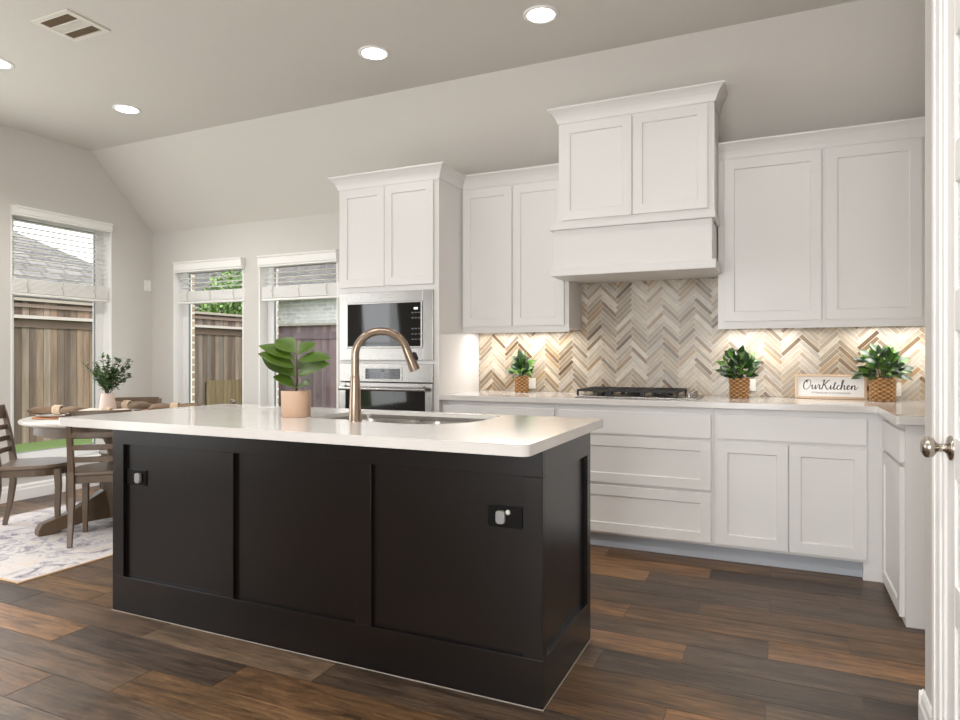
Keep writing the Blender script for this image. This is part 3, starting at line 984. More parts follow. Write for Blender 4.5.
# --- back countertop (L shape) and backsplash
mb = MB()
poly = [(TX1 + 0.001, W - 0.003), (TX1 + 0.001, YF + 0.02), (TX1 + 0.001, YF), (0.46, YF), (0.466, YF - 0.006), (0.466, 3.345), (0.472, 3.339), (KX - 0.002, 3.339), (KX - 0.002, W - 0.003)]
mb.prism(poly, (0, 0, ZCB + 0.0005), X, Y, Z, ZCT - ZCB)
ct = mb.build('countertop', M['quartz'], bevel=0.003)
tag(ct, 'long white quartz countertop along the back wall turning right', 'countertop')
TOPZ = ZCT + 0.0005

# herringbone tiles, one mesh
bs = thing('tile_backsplash', 'herringbone backsplash of beige and brown stone tiles', 'backsplash', (-0.5, W, TOPZ))
def clip_poly(poly, x0, x1, z0, z1):
    def cl(p, ins, inter):
        out = []
        for i in range(len(p)):
            a, b = p[i], p[(i + 1) % len(p)]
            if ins(a):
                out.append(a)
                if not ins(b): out.append(inter(a, b))
            elif ins(b): out.append(inter(a, b))
        return out
    def ix(c): return lambda a, b: (c, a[1] + (b[1] - a[1]) * (c - a[0]) / (b[0] - a[0]))
    def iz(c): return lambda a, b: (a[0] + (b[0] - a[0]) * (c - a[1]) / (b[1] - a[1]), c)
    for ins, it in ((lambda p: p[0] >= x0, ix(x0)), (lambda p: p[0] <= x1, ix(x1)), (lambda p: p[1] >= z0, iz(z0)), (lambda p: p[1] <= z1, iz(z1))):
        poly = cl(poly, ins, it)
        if len(poly) < 3: return []
    return poly
TL, TW, GR = 0.150, 0.0258, 0.0026
PAL = [((208, 196, 178), 8), ((194, 179, 157), 8), ((180, 163, 140), 7), ((164, 146, 122), 5), ((152, 135, 114), 4), ((192, 181, 167), 5), ((130, 106, 78), 3.2), ((106, 82, 56), 2), ((170, 141, 104), 2.6)]
cols = [lin(*c) for c, w in PAL]; wts = [w for c, w in PAL]
rt = random.Random(11)
mb = MB()
yt = W - 0.009
regions = [(TX1 + 0.002, KX - 0.002, TOPZ + 0.001, 1.375), (-1.292, -0.346, 1.375, 1.711)]
s2 = math.sqrt(0.5)
cx, cz = -0.82, 0.93
for i in range(-70, 71):
    for j in range(-20, 21):
        for kind in (0, 1):
            ox, oy = i * TW + j * TL, i * TW - j * TL
            if kind == 0: q = [(ox, oy), (ox + TL, oy), (ox + TL, oy + TW), (ox, oy + TW)]
            else: q = [(ox + TL, oy + TW - TL), (ox + TL + TW, oy + TW - TL), (ox + TL + TW, oy + TW), (ox + TL, oy + TW)]
            m_ = ((q[0][0] + q[2][0]) / 2, (q[0][1] + q[2][1]) / 2)
            w2 = (abs(q[2][0] - q[0][0]) - GR) / 2; h2 = (abs(q[2][1] - q[0][1]) - GR) / 2
            q = [(m_[0] - w2, m_[1] - h2), (m_[0] + w2, m_[1] - h2), (m_[0] + w2, m_[1] + h2), (m_[0] - w2, m_[1] + h2)]
            R = [(cx + (a - b) * s2, cz + (a + b) * s2) for a, b in q]
            zz = [p[1] for p in R]; xx = [p[0] for p in R]
            if max(zz) < TOPZ or min(zz) > 1.72 or max(xx) < TX1 or min(xx) > KX: continue
            col = rt.choices(cols, wts)[0]
            jit = rt.uniform(0.72, 0.94)
            col = tuple(min(1, c * jit) for c in col[:3]) + (1,)
            seed = rt.uniform(0, 50)
            if kind == 0: uvf = lambda co, s=seed: ((co.x * s2 + co.z * s2) + s, (-co.x * s2 + co.z * s2) + s)
            else: uvf = lambda co, s=seed: ((-co.x * s2 + co.z * s2) + s, (co.x * s2 + co.z * s2) + s)
            for rg in regions:
                pl = clip_poly(R, *rg)
                if len(pl) < 3: continue
                n = len(pl)
                fv = [(x, yt - 0.0022, z) for x, z in pl]
                bv = [(x, yt, z) for x, z in pl]
                mb.add(fv + bv, [tuple(range(n))] + [(a, n + a, n + (a + 1) % n, (a + 1) % n) for a in range(n)], col, uvf)
mb.build('tiles', M['tile'], bs)
mb = MB()
for rg in regions: mb.box(rg[0], rg[1], yt - 0.0008, W - 0.001, rg[2], rg[3])
mb.build('grout_bed', M['grout'], bs)

# outlets on the backsplash
def outlet(label, x0, x1, z0, z1, y):
    o = thing('wall_outlet', label, 'outlet', ((x0 + x1) / 2, y, z0), group='white outlets on the backsplash')
    box('cover_plate', M['whiteplastic'], (x0, x1, y - 0.005, y, z0, z1), o, 0.002)
    mb = MB()
    zm = (z0 + z1) / 2; xm = (x0 + x1) / 2
    for s in (-1, 1): mb.box(xm + s * 0.021 - 0.014, xm + s * 0.021 + 0.014, y - 0.0065, y - 0.0045, zm - 0.017, zm + 0.017)
    mb.build('socket', M['whiteplastic'], o, bevel=0.001)
YT = yt - 0.0022
outlet('white outlet plate behind the basket plant left of the cooktop', -1.760, -1.644, 0.948, 1.026, YT)
outlet('white outlet plate behind the basket plant next to the cooktop knobs', -0.250, -0.134, 0.962, 1.040, YT)
outlet('white outlet plate behind the basket plant right of the kitchen sign', 0.552, 0.668, 0.948, 1.030, YT)

# under-cabinet light bars
def light_bar(label, x0, x1):
    t = thing('undercabinet_light', label, 'light', ((x0 + x1) / 2, 4.47, 1.372), group='under-cabinet light bars')
    box('housing', M['whiteplastic'], (x0, x1, 4.44, 4.50, 1.368, 1.3795), t, 0.002)
    mb = MB(); mb.box(x0 + 0.01, x1 - 0.01, 4.447, 4.493, 1.3655, 1.368)
    mb.build('diffuser', M['strip'], t)
    l = bpy.data.lights.new('bar_lamp', 'AREA'); l.shape = 'RECTANGLE'; l.size = x1 - x0 - 0.03; l.size_y = 0.04
    l.energy = 2.6 * (x1 - x0) / 0.5; l.color = (1.0, 0.98, 0.95)
    o = bpy.data.objects.new('bar_lamp', l); COL.objects.link(o); o.parent = t
    o.location = (0, 0, -0.009)
light_bar('lit light bar under the upper cabinet left of the hood', -2.06, -1.36)
light_bar('lit light bar under the right upper cabinet, hood side', -0.32, 0.12)
light_bar('lit light bar under the right upper cabinet, pantry side', 0.40, 0.95)

# ================================================================== APPLIANCES
def text_obj(name, body, size, mtx, material, parent, extrude=0.0004, align='CENTER'):
    cu = bpy.data.curves.new(name, 'FONT')
    cu.body = body; cu.size = size; cu.extrude = extrude; cu.align_x = align; cu.align_y = 'CENTER'
    o = bpy.data.objects.new(name, cu); COL.objects.link(o)
    dg = bpy.context.evaluated_depsgraph_get()
    me = bpy.data.meshes.new_from_object(o.evaluated_get(dg))
    bpy.data.objects.remove(o)
    me.transform(mtx)
    me.materials.clear(); me.materials.append(material)
    ob = bpy.data.objects.new(name, me); COL.objects.link(ob)
    ob.parent = parent
    return ob

# microwave
mw = thing('microwave', 'built-in stainless microwave in the tower above the wall oven', 'microwave', ((ix0 + ix1) / 2, YF, MWZ[0]))
m0, m1 = ix0 - 0.008, ix1 + 0.004
box('body', M['black'], (ix0 + 0.02, ix1 - 0.02, YF + 0.001, YF + 0.45, MWZ[0] + 0.02, MWZ[1] - 0.01), mw)
gx0, gx1, gz0, gz1 = -2.856, -2.226, 1.246, 1.572
mb = MB()
mb.box(m0, gx0, YF - 0.022, YF - 0.0005, MWZ[0], MWZ[1]); mb.box(gx1, m1, YF - 0.022, YF - 0.0005, MWZ[0], MWZ[1])
mb.box(gx0, gx1, YF - 0.022, YF - 0.0005, MWZ[0], gz0); mb.box(gx0, gx1, YF - 0.022, YF - 0.0005, gz1, MWZ[1])
mb.build('trim_kit', M['steel'], mw, bevel=0.002)
mb = MB()
t = 0.012
mb.box(gx0, gx0 + t, YF - 0.030, YF - 0.022, gz0, gz1); mb.box(gx1 - t, gx1, YF - 0.030, YF - 0.022, gz0, gz1)
mb.box(gx0 + t, gx1 - t, YF - 0.030, YF - 0.022, gz0, gz0 + t); mb.box(gx0 + t, gx1 - t, YF - 0.030, YF - 0.022, gz1 - t, gz1)
mb.build('door_frame', M['steel'], mw, bevel=0.0015)
gb = box('glass_front', M['blackglass'], (gx0 + t, gx1 - t, YF - 0.027, YF - 0.0225, gz0 + t, gz1 - t), mw)
for r in (0, 1, 3, 4, 5):
    for c in range(3):
        x = -2.302 + c * 0.026; z = 1.49 - r * 0.037
        box('key', M['legend'], (x - 0.008, x + 0.008, YF - 0.0275, YF - 0.027, z - 0.004, z + 0.004), mw)
box('clock_display', mat('microwave_clock_glow', lin(230, 240, 250), 0.4, emit=((0.8, 0.9, 1, 1), 0.8)), (-2.292, -2.262, YF - 0.0276, YF - 0.027, 1.512, 1.526), mw)

# wall oven
ov = thing('wall_oven', 'stainless wall oven with black window under the microwave', 'oven', ((ix0 + ix1) / 2, YF, OVZ[0]))
box('body', M['black'], (ix0 + 0.02, ix1 - 0.02, YF + 0.001, YF + 0.5, OVZ[0] + 0.02, OVZ[1] - 0.02), ov)
zd = 1.000
mb = MB(); mb.box(m0, m1, YF - 0.024, YF - 0.0005, zd + 0.006, OVZ[1])
mb.build('control_panel', M['steel'], ov, bevel=0.003)
mb = MB(); mb.box(-2.702, -2.388, YF - 0.028, YF - 0.024, 1.020, 1.108)
mb.build('display_bezel', M['steel'], ov, bevel=0.0015)
mb = MB(); mb.box(-2.690, -2.402, YF - 0.0295, YF - 0.028, 1.027, 1.101)
mb.build('display_glass', M['blackglass'], ov)
for r in range(2):
    for c in range(11):
        if c == 5: continue
        x = -2.672 + c * 0.025; z = 1.043 + r * 0.02
        box('key', M['legend'], (x - 0.006, x + 0.006, YF - 0.03, YF - 0.0295, z - 0.003, z + 0.003), ov)
box('clock_display', M['legend'], (-2.556, -2.530, YF - 0.03, YF - 0.0295, 1.080, 1.093), ov)
mb = MB()
wx0, wx1, wz0, wz1 = m0 + 0.055, m1 - 0.055, OVZ[0] + 0.1, 0.945
for b in ((m0, wx0, OVZ[0] + .02, zd), (wx1, m1, OVZ[0] + .02, zd), (wx0, wx1, OVZ[0] + .02, wz0), (wx0, wx1, wz1 + 0.02, zd)):
    mb.box(b[0], b[1], YF - 0.030, YF - 0.0005, b[2], b[3])
mb.build('oven_door', M['steel'], ov, bevel=0.003)
box('door_window', M['blackglass'], (wx0, wx1, YF - 0.027, YF - 0.002, wz0, wz1 + 0.02), ov)
mb = MB()
mb.tube([(m0 + 0.03, YF - 0.075, 0.958), (m1 - 0.03, YF - 0.075, 0.958)], 0.0135, 16)
for x in (m0 + 0.06, m1 - 0.06): mb.tube([(x, YF - 0.075, 0.958), (x, YF - 0.028, 0.972)], 0.009, 10)
h = mb.build('handle', M['steel'], ov); smooth_by_angle(h)

# cooktop
CX0, CX1, CY0, CY1 = -1.200, -0.445, 4.105, 4.555
ck = thing('gas_cooktop', 'black gas cooktop with cast iron grates set into the back countertop', 'cooktop', ((CX0 + CX1) / 2, (CY0 + CY1) / 2, TOPZ))
mb = MB(); mb.box(CX0, CX1, CY0, CY1, TOPZ + 0.0003, TOPZ + 0.009)
mb.build('tray', M['steel'], ck, bevel=0.004)
gxe = CX1 - 0.10
bw = (gxe - CX0 - 0.03) / 3
for g in range(3):
    x0 = CX0 + 0.012 + g * (bw + 0.004); x1 = x0 + bw
    y0, y1 = CY0 + 0.02, CY1 - 0.02
    mb = MB()
    zt = TOPZ + 0.044
    r = 0.0085
    for yy in (y0, y1): mb.bar([(x0, yy, zt), (x1, yy, zt)], 0.013, 0.013, Y)
    for xx in (x0 + .006, x1 - .006): mb.bar([(xx, y0, zt), (xx, y1, zt)], 0.013, 0.013, X)
    xm = (x0 + x1) / 2
    mb.bar([(xm, y0, zt), (xm, y1, zt)], 0.011, 0.013, X)
    for yy in (y0 + 0.11, (y0 + y1) / 2, y1 - 0.11): mb.bar([(x0, yy, zt), (x1, yy, zt)], 0.011, 0.013, Y)
    for xx in (x0 + .006, x1 - .006):
        for yy in (y0, y1): mb.bar([(xx, yy, zt), (xx, yy, TOPZ + 0.0092)], 0.014, 0.014, X)
    mb.build('grate', M['iron'], ck, bevel=0.002)
for (bx, by, br) in ((CX0 + 0.14, CY0 + 0.12, 0.034), (CX0 + 0.14, CY1 - 0.12, 0.042), (CX0 + 0.335, (CY0 + CY1) / 2, 0.055), (CX0 + 0.535, CY0 + 0.12, 0.042), (CX0 + 0.535, CY1 - 0.12, 0.034)):
    mb = MB(); mb.lathe([(br, 0.009), (br, 0.018), (br * 0.85, 0.022), (br * 0.8, 0.028), (br * 0.2, 0.030)], (bx, by, TOPZ), 24)
    smooth_by_angle(mb.build('burner', M['iron'], ck))
for q in range(5):
    mb = MB(); mb.lathe([(0.020, 0.009), (0.019, 0.014), (0.016, 0.016), (0.0155, 0.036), (0.013, 0.039)], (CX1 - 0.05, CY0 + 0.06 + q * 0.082, TOPZ), 20)
    smooth_by_angle(mb.build('control_knob', M['steel'], ck))

# ================================================================== ISLAND
IX0, IX1, IY0, IY1 = -2.8355, -0.7164, 2.081, 2.690
SX0, SX1, SY0, SY1 = -2.838, -0.676, 1.826, 2.762
ZI0, ZI = 0.884, 0.920
isl = thing('kitchen_island', 'dark espresso panelled kitchen island', 'kitchen island', ((IX0 + IX1) / 2, (IY0 + IY1) / 2, 0))
rc = 0.018
SNK = (-1.862, -1.112, 2.268, 2.700)
mb = MB()
a0, a1, b0, b1 = IX0 + rc, IX1 - rc, IY0 + rc, IY1
mb.box(a0, a1, b0, b0 + 0.02, 0, ZI0); mb.box(a0, a0 + .02, b0 + .02, b1, 0, ZI0); mb.box(a1 - .02, a1, b0 + .02, b1, 0, ZI0)
mb.box(a0 + .02, a1 - .02, b1 - .02, b1, 0.1, 0.66); mb.box(a0 + .02, a1 - .02, b0 + .02, b1 - .02, 0.1, 0.12)
mb.build('carcass', M['island'], isl)
zb, zt = 0.165, 0.778
for a, b in ((IX0, -2.763), (-2.162, -2.089), (-1.471, -1.399), (-0.786, IX1)):
    box('stile', M['island'], (a, b, IY0, IY0 + rc, zb, zt), isl, 0.0012)
box('bottom_rail', M['island'], (IX0, IX1, IY0, IY0 + rc, 0, zb), isl, 0.0012)
box('top_rail', M['island'], (IX0, IX1, IY0, IY0 + rc, zt, ZI0), isl, 0.0012)
for sx0, sx1 in ((IX1 - rc, IX1), (IX0, IX0 + rc)):
    box('end_stile', M['island'], (sx0, sx1, IY0 + rc, 2.126, zb, zt), isl, 0.0012)
    box('end_stile', M['island'], (sx0, sx1, 2.645, IY1, zb, zt), isl, 0.0012)
    box('end_rail', M['island'], (sx0, sx1, IY0 + rc, IY1, 0, zb), isl, 0.0012)
    box('end_rail', M['island'], (sx0, sx1, IY0 + rc, IY1, zt, ZI0), isl, 0.0012)
mb = MB()
mb.box(IX0 - 0.003, IX1 + 0.003, IY0 - 0.002, IY0, 0.0, 0.0028); mb.box(IX1, IX1 + 0.002, IY0, IY1, 0, 0.0028)
ca = mb.build('caulk_line', mat('grey_floor_caulk', lin(168, 160, 150), 0.7), isl); ca['label'] = 'pale caulk line along the floor'

def rounded(x0, x1, y0, y1, r, n=7):
    """rounded rectangle, r = radii for (x0y0, x1y0, x1y1, x0y1)"""
    pts = []
    for (cx, cy, rr, a) in ((x0 + r[0], y0 + r[0], r[0], PI), (x1 - r[1], y0 + r[1], r[1], 1.5 * PI), (x1 - r[2], y1 - r[2], r[2], 0), (x0 + r[3], y1 - r[3], r[3], 0.5 * PI)):
        for i in range(n + 1):
            t = a + 0.5 * PI * i / n
            pts.append((cx + rr * math.cos(t), cy + rr * math.sin(t)))
    return pts
outer = rounded(SX0, SX1, SY0, SY1, (0.012, 0.03, 0.02, 0.012))
_h = rounded(*SNK, (0.05, 0.20, 0.05, 0.05), 9)
for _i in range(10, 20): _h[_i] = (_h[_i][0], _h[_i][1] - 0.045 * (1 - (_i - 10) / 9))
hole = _h[:10] + [(-1.535, 2.268), (-1.51, 2.248), (-1.475, 2.227), (-1.39, 2.223)] + _h[10:]
def slab_with_hole(name, outer, hole, z0, z1, material):
    bm = bmesh.new()
    es = []
    for lp in (outer, hole):
        vs = [bm.verts.new((p[0], p[1], z1)) for p in lp]
        es += [bm.edges.new((vs[i], vs[(i + 1) % len(vs)])) for i in range(len(vs))]
    bmesh.ops.triangle_fill(bm, use_beauty=True, edges=es)
    r = bmesh.ops.extrude_face_region(bm, geom=list(bm.faces))
    bmesh.ops.translate(bm, verts=[v for v in r['geom'] if isinstance(v, bmesh.types.BMVert)], vec=(0, 0, z0 - z1))
    bmesh.ops.recalc_face_normals(bm, faces=bm.faces)
    cx = (SX0 + SX1) / 2; cy = (SY0 + SY1) / 2
    bmesh.ops.translate(bm, verts=bm.verts, vec=(-cx, -cy, -z0))
    me = bpy.data.meshes.new(name); bm.to_mesh(me); bm.free()
    me.materials.append(material)
    o = bpy.data.objects.new(name, me); COL.objects.link(o)
    o.location = (cx, cy, z0)
    md = o.modifiers.new('edge', 'BEVEL'); md.width = 0.003; md.segments = 2; md.limit_method = 'ANGLE'; md.angle_limit = 0.6
    return o
tag(slab_with_hole('island_countertop', outer, hole, ZI0 + 0.0005, ZI, M['quartz']), 'white quartz slab on the island with sink cutout', 'countertop')

# sink: two bowls under the slab
sk = thing('kitchen_sink', 'stainless double-bowl undermount sink in the island', 'sink', (-1.49, 2.48, 0.69))
def bowl(name, x0, x1, y0, y1, r, depth):
    mb = MB()
    loops = []
    for (ins, z) in ((-0.012, ZI0 - 0.001), (0.0, ZI0 - 0.002), (0.006, ZI0 - 0.05), (0.012, ZI0 - depth + 0.03), (0.045, ZI0 - depth)):
        loops.append([(p[0], p[1], z) for p in rounded(x0 + ins, x1 - ins, y0 + ins, y1 - ins, tuple(max(0.02, q - ins * 0.6) for q in r), 7)])
    n = len(loops[0])
    fs = []
    for j in range(len(loops) - 1):
        for i in range(n): fs.append((j * n + i, j * n + (i + 1) % n, (j + 1) * n + (i + 1) % n, (j + 1) * n + i))
    fs.append(tuple((len(loops) - 1) * n + i for i in range(n)))
    mb.add([p for l in loops for p in l], fs)
    o = mb.build(name, M['sinksteel'], sk, solid=0.002, flip=False)
    smooth_by_angle(o, 0.9)
    mb = MB(); mb.lathe([(0.042, 0.002), (0.036, 0.004), (0.012, 0.002)], ((x0 + x1) / 2, (y0 + y1) / 2, ZI0 - depth), 24)
    mb.build('drain', M['steel'], sk, smooth=True)
bowl('bowl', -1.850, -1.520, 2.300, 2.688, (0.07, 0.07, 0.07, 0.07), 0.19)
bowl('bowl', -1.490, -1.124, 2.240, 2.688, (0.07, 0.19, 0.07, 0.07), 0.21)

mb = MB()
n_ = len(hole); cx_, cy_ = -1.487, 2.48
def ins_(p, q):
    d_ = Vector((p[0] - cx_, p[1] - cy_, 0)); d_ = d_ * (1 - q / d_.length)
    return cx_ + d_.x, cy_ + d_.y
lp = []
for q, z in ((0.0025, ZI - 0.017), (0.0055, ZI - 0.017), (0.0055, ZI0 - 0.003), (0.0025, ZI0 - 0.003)):
    lp += [ins_(p, q) + (z,) for p in hole]
mb.add(lp, [(a * n_ + i, a * n_ + (i + 1) % n_, ((a + 1) % 4) * n_ + (i + 1) % n_, ((a + 1) % 4) * n_ + i) for a in range(4) for i in range(n_)])
mb.build('rim', M['sinksteel'], sk)

# faucet
fx, fy = -1.566, 2.216
fc = thing('kitchen_faucet', 'tall brushed nickel gooseneck pull-down faucet on the island', 'faucet', (fx, fy, ZI))
fd = Vector((0.80, 0.60, 0))
fb = Vector((fx, fy, ZI))
mb = MB(); mb.lathe([(0.0265, 0.0003), (0.0265, 0.004), (0.0255, 0.006), (0.0215, 0.13), (0.0195, 0.178), (0.0175, 0.186)], fb, 28)
smooth_by_angle(mb.build('body', M['nickel'], fc), 0.9)
pts = [fb + Vector((0, 0, z)) for z in (0.185, 0.21, 0.24, 0.268)]
R = 0.098
for i in range(1, 25):
    a = PI - (PI * 0.90) * i / 24
    pts.append(fb + Vector((0, 0, 0.268)) + fd * (R + R * math.cos(a)) * 1.08 + Vector((0, 0, R * math.sin(a) * 1.02)))
mb = MB(); mb.tube(pts, 0.0162, 18)
smooth_by_angle(mb.build('gooseneck', M['nickel'], fc), 0.9)
e = pts[-1]; td = (pts[-1] - pts[-2]).normalized()
mb = MB()
mb.tube([e, e + td * 0.012, e + td * 0.03, e + td * 0.075, e + td * 0.098, e + td * 0.100], [0.0166, 0.0175, 0.0185, 0.0215, 0.022, 0.018], 20)
sh = mb.build('spray_head', M['nickel'], fc); smooth_by_angle(sh, 0.9)
side = fd - td * fd.dot(td); side.normalize()
mb = MB()
c0 = e + td * 0.045 + side * 0.0200
mb.tube([c0 - td * 0.018, c0 - td * 0.012 + side * 0.004, c0 + td * 0.012 + side * 0.005, c0 + td * 0.020], [0.004, 0.008, 0.008, 0.004], 10)
mb.build('spray_button', M['black'], sh, smooth=True)

# island outlets
def island_outlet(label, x0, x1, z0, z1, px):
    y = IY0 + rc
    o = thing('island_outlet', label, 'outlet', ((x0 + x1) / 2, y, z0))
    box('cover_plate', M['black'], (x0, x1, y - 0.005, y, z0, z1), o, 0.002)
    zm = (z0 + z1) / 2
    mb = MB()
    for s in (-1, 1):
        xm = (x0 + x1) / 2 + s * 0.020
        mb.box(xm - 0.0145, xm + 0.0145, y - 0.0068, y - 0.0045, zm - 0.0175, zm + 0.0175)
    mb.build('socket', M['black'], o, bevel=0.001)
    mb = MB(); mb.prism(rounded(px - 0.017, px + 0.017, zm - 0.024, zm + 0.022, (0.012,) * 4, 5), (0, y - 0.020, 0), X, Z, Y, 0.0145)
    p = mb.build('plug_cap', M['greyplastic'], o, bevel=0.003); p['label'] = 'grey plug-in cap'
    return o
o = island_outlet('black outlet plate with a grey cap on the island end nearest the dining chair', -2.757, -2.627, 0.592, 0.664, -2.672)
o = island_outlet('black outlet plate with a grey cap at the right end of the island front', -0.924, -0.795, 0.594, 0.668, -0.872)
mb = MB(); mb.lathe([(0.009, 0), (0.008, 0.006), (0.003, 0.008)], (-0.846, IY0 + rc - 0.0068, 0.648), 12, mtx=Matrix.Rotation(PI / 2, 4, 'X'))
mb.build('indicator_knob', M['whiteplastic'], o, smooth=True)

# ================================================================== PLANTS AND DECOR
def basket_plant(label, x, y, r0, r1, h, fr, fh, n, seed):
    rd = random.Random(seed)
    z = TOPZ
    t = thing('potted_plant', label, 'potted plant', (x, y, z), group='leafy plants in woven baskets on the back counter')
    mb = MB()
    NA, NR = 72, 34
    nw = int(round(2 * PI * r1 / 0.021 / 2)) * 2
    vs, fs, tn = [], [], []
    for k in range(NR + 1):
        f = k / NR
        row = f * h / 0.0125
        bul = abs(math.sin(PI * row))
        for a in range(NA):
            th = 2 * PI * a / NA
            r = r0 + (r1 - r0) * f + 0.0042 * bul * (0.3 + math.cos(nw / 2 * th + PI * int(row))) + rd.uniform(-.0005, .0005)
            tn.append(bul * (0.45 + 0.55 * math.cos(nw / 2 * th + PI * int(row))) * rd.uniform(0.7, 1.3))
            vs.append((x + r * math.cos(th), y + r * math.sin(th), z + 0.0006 + (h - 0.0006) * f))
    for a in range(NA):
        th = 2 * PI * a / NA
        vs.append((x + (r1 - 0.007) * math.cos(th), y + (r1 - 0.007) * math.sin(th), z + h))
    for a in range(NA):
        th = 2 * PI * a / NA
        vs.append((x + (r1 - 0.009) * math.cos(th), y + (r1 - 0.009) * math.sin(th), z + h - 0.022))
    for k in range(NR + 2):
        for a in range(NA): fs.append((k * NA + a, k * NA + (a + 1) % NA, (k + 1) * NA + (a + 1) % NA, (k + 1) * NA + a))
    fs.append(tuple(reversed(range(NA))))
    ca_, cb_ = lin(92, 56, 26), lin(214, 164, 108)  # gaps between strands painted darker in place of weave shading
    for q, fc_ in enumerate(fs):
        m_ = sum(tn[v] for v in fc_ if v < len(tn)) / max(1, len([v for v in fc_ if v < len(tn)])) if any(v < len(tn) for v in fc_) else 0.2
        m_ = max(0.0, min(1.0, 0.15 + 0.95 * m_))
        mb.add([vs[v] for v in fc_], [tuple(range(len(fc_)))], tuple(ca_[c] * (1 - m_) + cb_[c] * m_ for c in range(3)) + (1,), lambda co: (co.x * 3, co.z * 3))
    ob_ = mb.build('basket', M['weave'], t, smooth=False, flip=False)
    bm_ = bmesh.new(); bm_.from_mesh(ob_.data); bmesh.ops.remove_doubles(bm_, verts=bm_.verts, dist=0.00002); bmesh.ops.recalc_face_normals(bm_, faces=bm_.faces); bm_.to_mesh(ob_.data); bm_.free()
    mb = MB(); mb.lathe([(r1 - 0.007, h - 0.018), (0.001, h - 0.012)], (x, y, z), 24, cap0=True)
    mb.build('soil', M['soil'], t)
    for nm, mt, cnt in (('foliage', M['leaf'], int(n * 0.7)), ('young_foliage', M['leafbright'], int(n * 0.3))):
        mb = MB()
        for k in range(cnt):
            a = rd.uniform(0, 2 * PI)
            el = rd.uniform(0.05, 1.35)
            u = rd.uniform(0.25, 1.0)
            d = Vector((math.cos(a) * math.cos(el), math.sin(a) * math.cos(el) * 0.75, math.sin(el)))
            L = rd.uniform(0.045, 0.072)
            tip = Vector((x, y, z + h)) + Vector((d.x * (fr - 0.04), d.y * (fr - 0.04), max(0.012, d.z * (fh - 0.03)) )) * u
            tip.y = min(tip.y, W - 0.075)
            dd = (d + Vector((rd.uniform(-.5, .5), rd.uniform(-.5, .5), rd.uniform(-.4, .5)))).normalized()
            if tip.y > W - 0.12: dd.y = min(dd.y, 0.1)
            mb.leaf(tip, dd, Vector((rd.uniform(-.6, .6), -0.7, 0.75)), L, L * rd.uniform(0.5, 0.68), rd.uniform(0.05, 0.4), 0.2, n=4)
        mb.build(nm, mt, t, smooth=True, flip=False)
    mb = MB()
    for k in range(12):
        a = rd.uniform(0, 2 * PI); rr = rd.uniform(0.3, 0.8)
        b = Vector((x, y, z + h - 0.012)); tp = b + Vector((math.cos(a) * fr * rr * .7, math.sin(a) * fr * rr * 0.45, fh * rd.uniform(0.4, 0.8)))
        mb.tube([b + Vector((math.cos(a) * 0.01, math.sin(a) * 0.01, 0)), (b + tp) / 2 + Vector((0, 0, 0.02)), tp], 0.0018, 6)
    mb.build('stems', M['stem'], t)
    return t
basket_plant('small leafy plant in a woven basket left of the cooktop', -1.712, 4.50, 0.048, 0.051, 0.118, 0.105, 0.172, 95, 3)
basket_plant('leafy plant in a woven basket between the cooktop and the kitchen sign', -0.225, 4.445, 0.056, 0.060, 0.125, 0.145, 0.20, 125, 4)
basket_plant('fullest leafy plant in a woven basket at the right end of the counter', 0.555, 4.48, 0.064, 0.068, 0.138, 0.165, 0.205, 150, 5)

# sign
sg = thing('kitchen_sign', 'small framed white sign reading Our Kitchen on the back counter', 'sign', (0.29, 4.545, TOPZ))
sx0, sx1, sh_, sy = 0.092, 0.482, 0.150, 4.545
tilt = Matrix.Translation((0, sy, TOPZ)) @ Matrix.Rotation(-0.09, 4, 'X') @ Matrix.Translation((0, -sy, -TOPZ))
def sbox(b, nm, m, bevel=0.001):
    mb = MB(); mb.box(*b); mb.xform(tilt); return mb.build(nm, m, sg, bevel)
z0 = TOPZ + 0.0005
mb = MB()
fw = 0.014
mb.box(sx0, sx0 + fw, sy - 0.014, sy + 0.012, z0, z0 + sh_); mb.box(sx1 - fw, sx1, sy - 0.014, sy + 0.012, z0, z0 + sh_)
mb.box(sx0 + fw, sx1 - fw, sy - 0.014, sy + 0.012, z0, z0 + fw); mb.box(sx0 + fw, sx1 - fw, sy - 0.014, sy + 0.012, z0 + sh_ - fw, z0 + sh_)
mb.xform(tilt); mb.build('frame', M['signwood'], sg, 0.0012)
sbox((sx0 + fw, sx1 - fw, sy + 0.0, sy + 0.008, z0 + fw, z0 + sh_ - fw), 'board', M['signface'], 0)
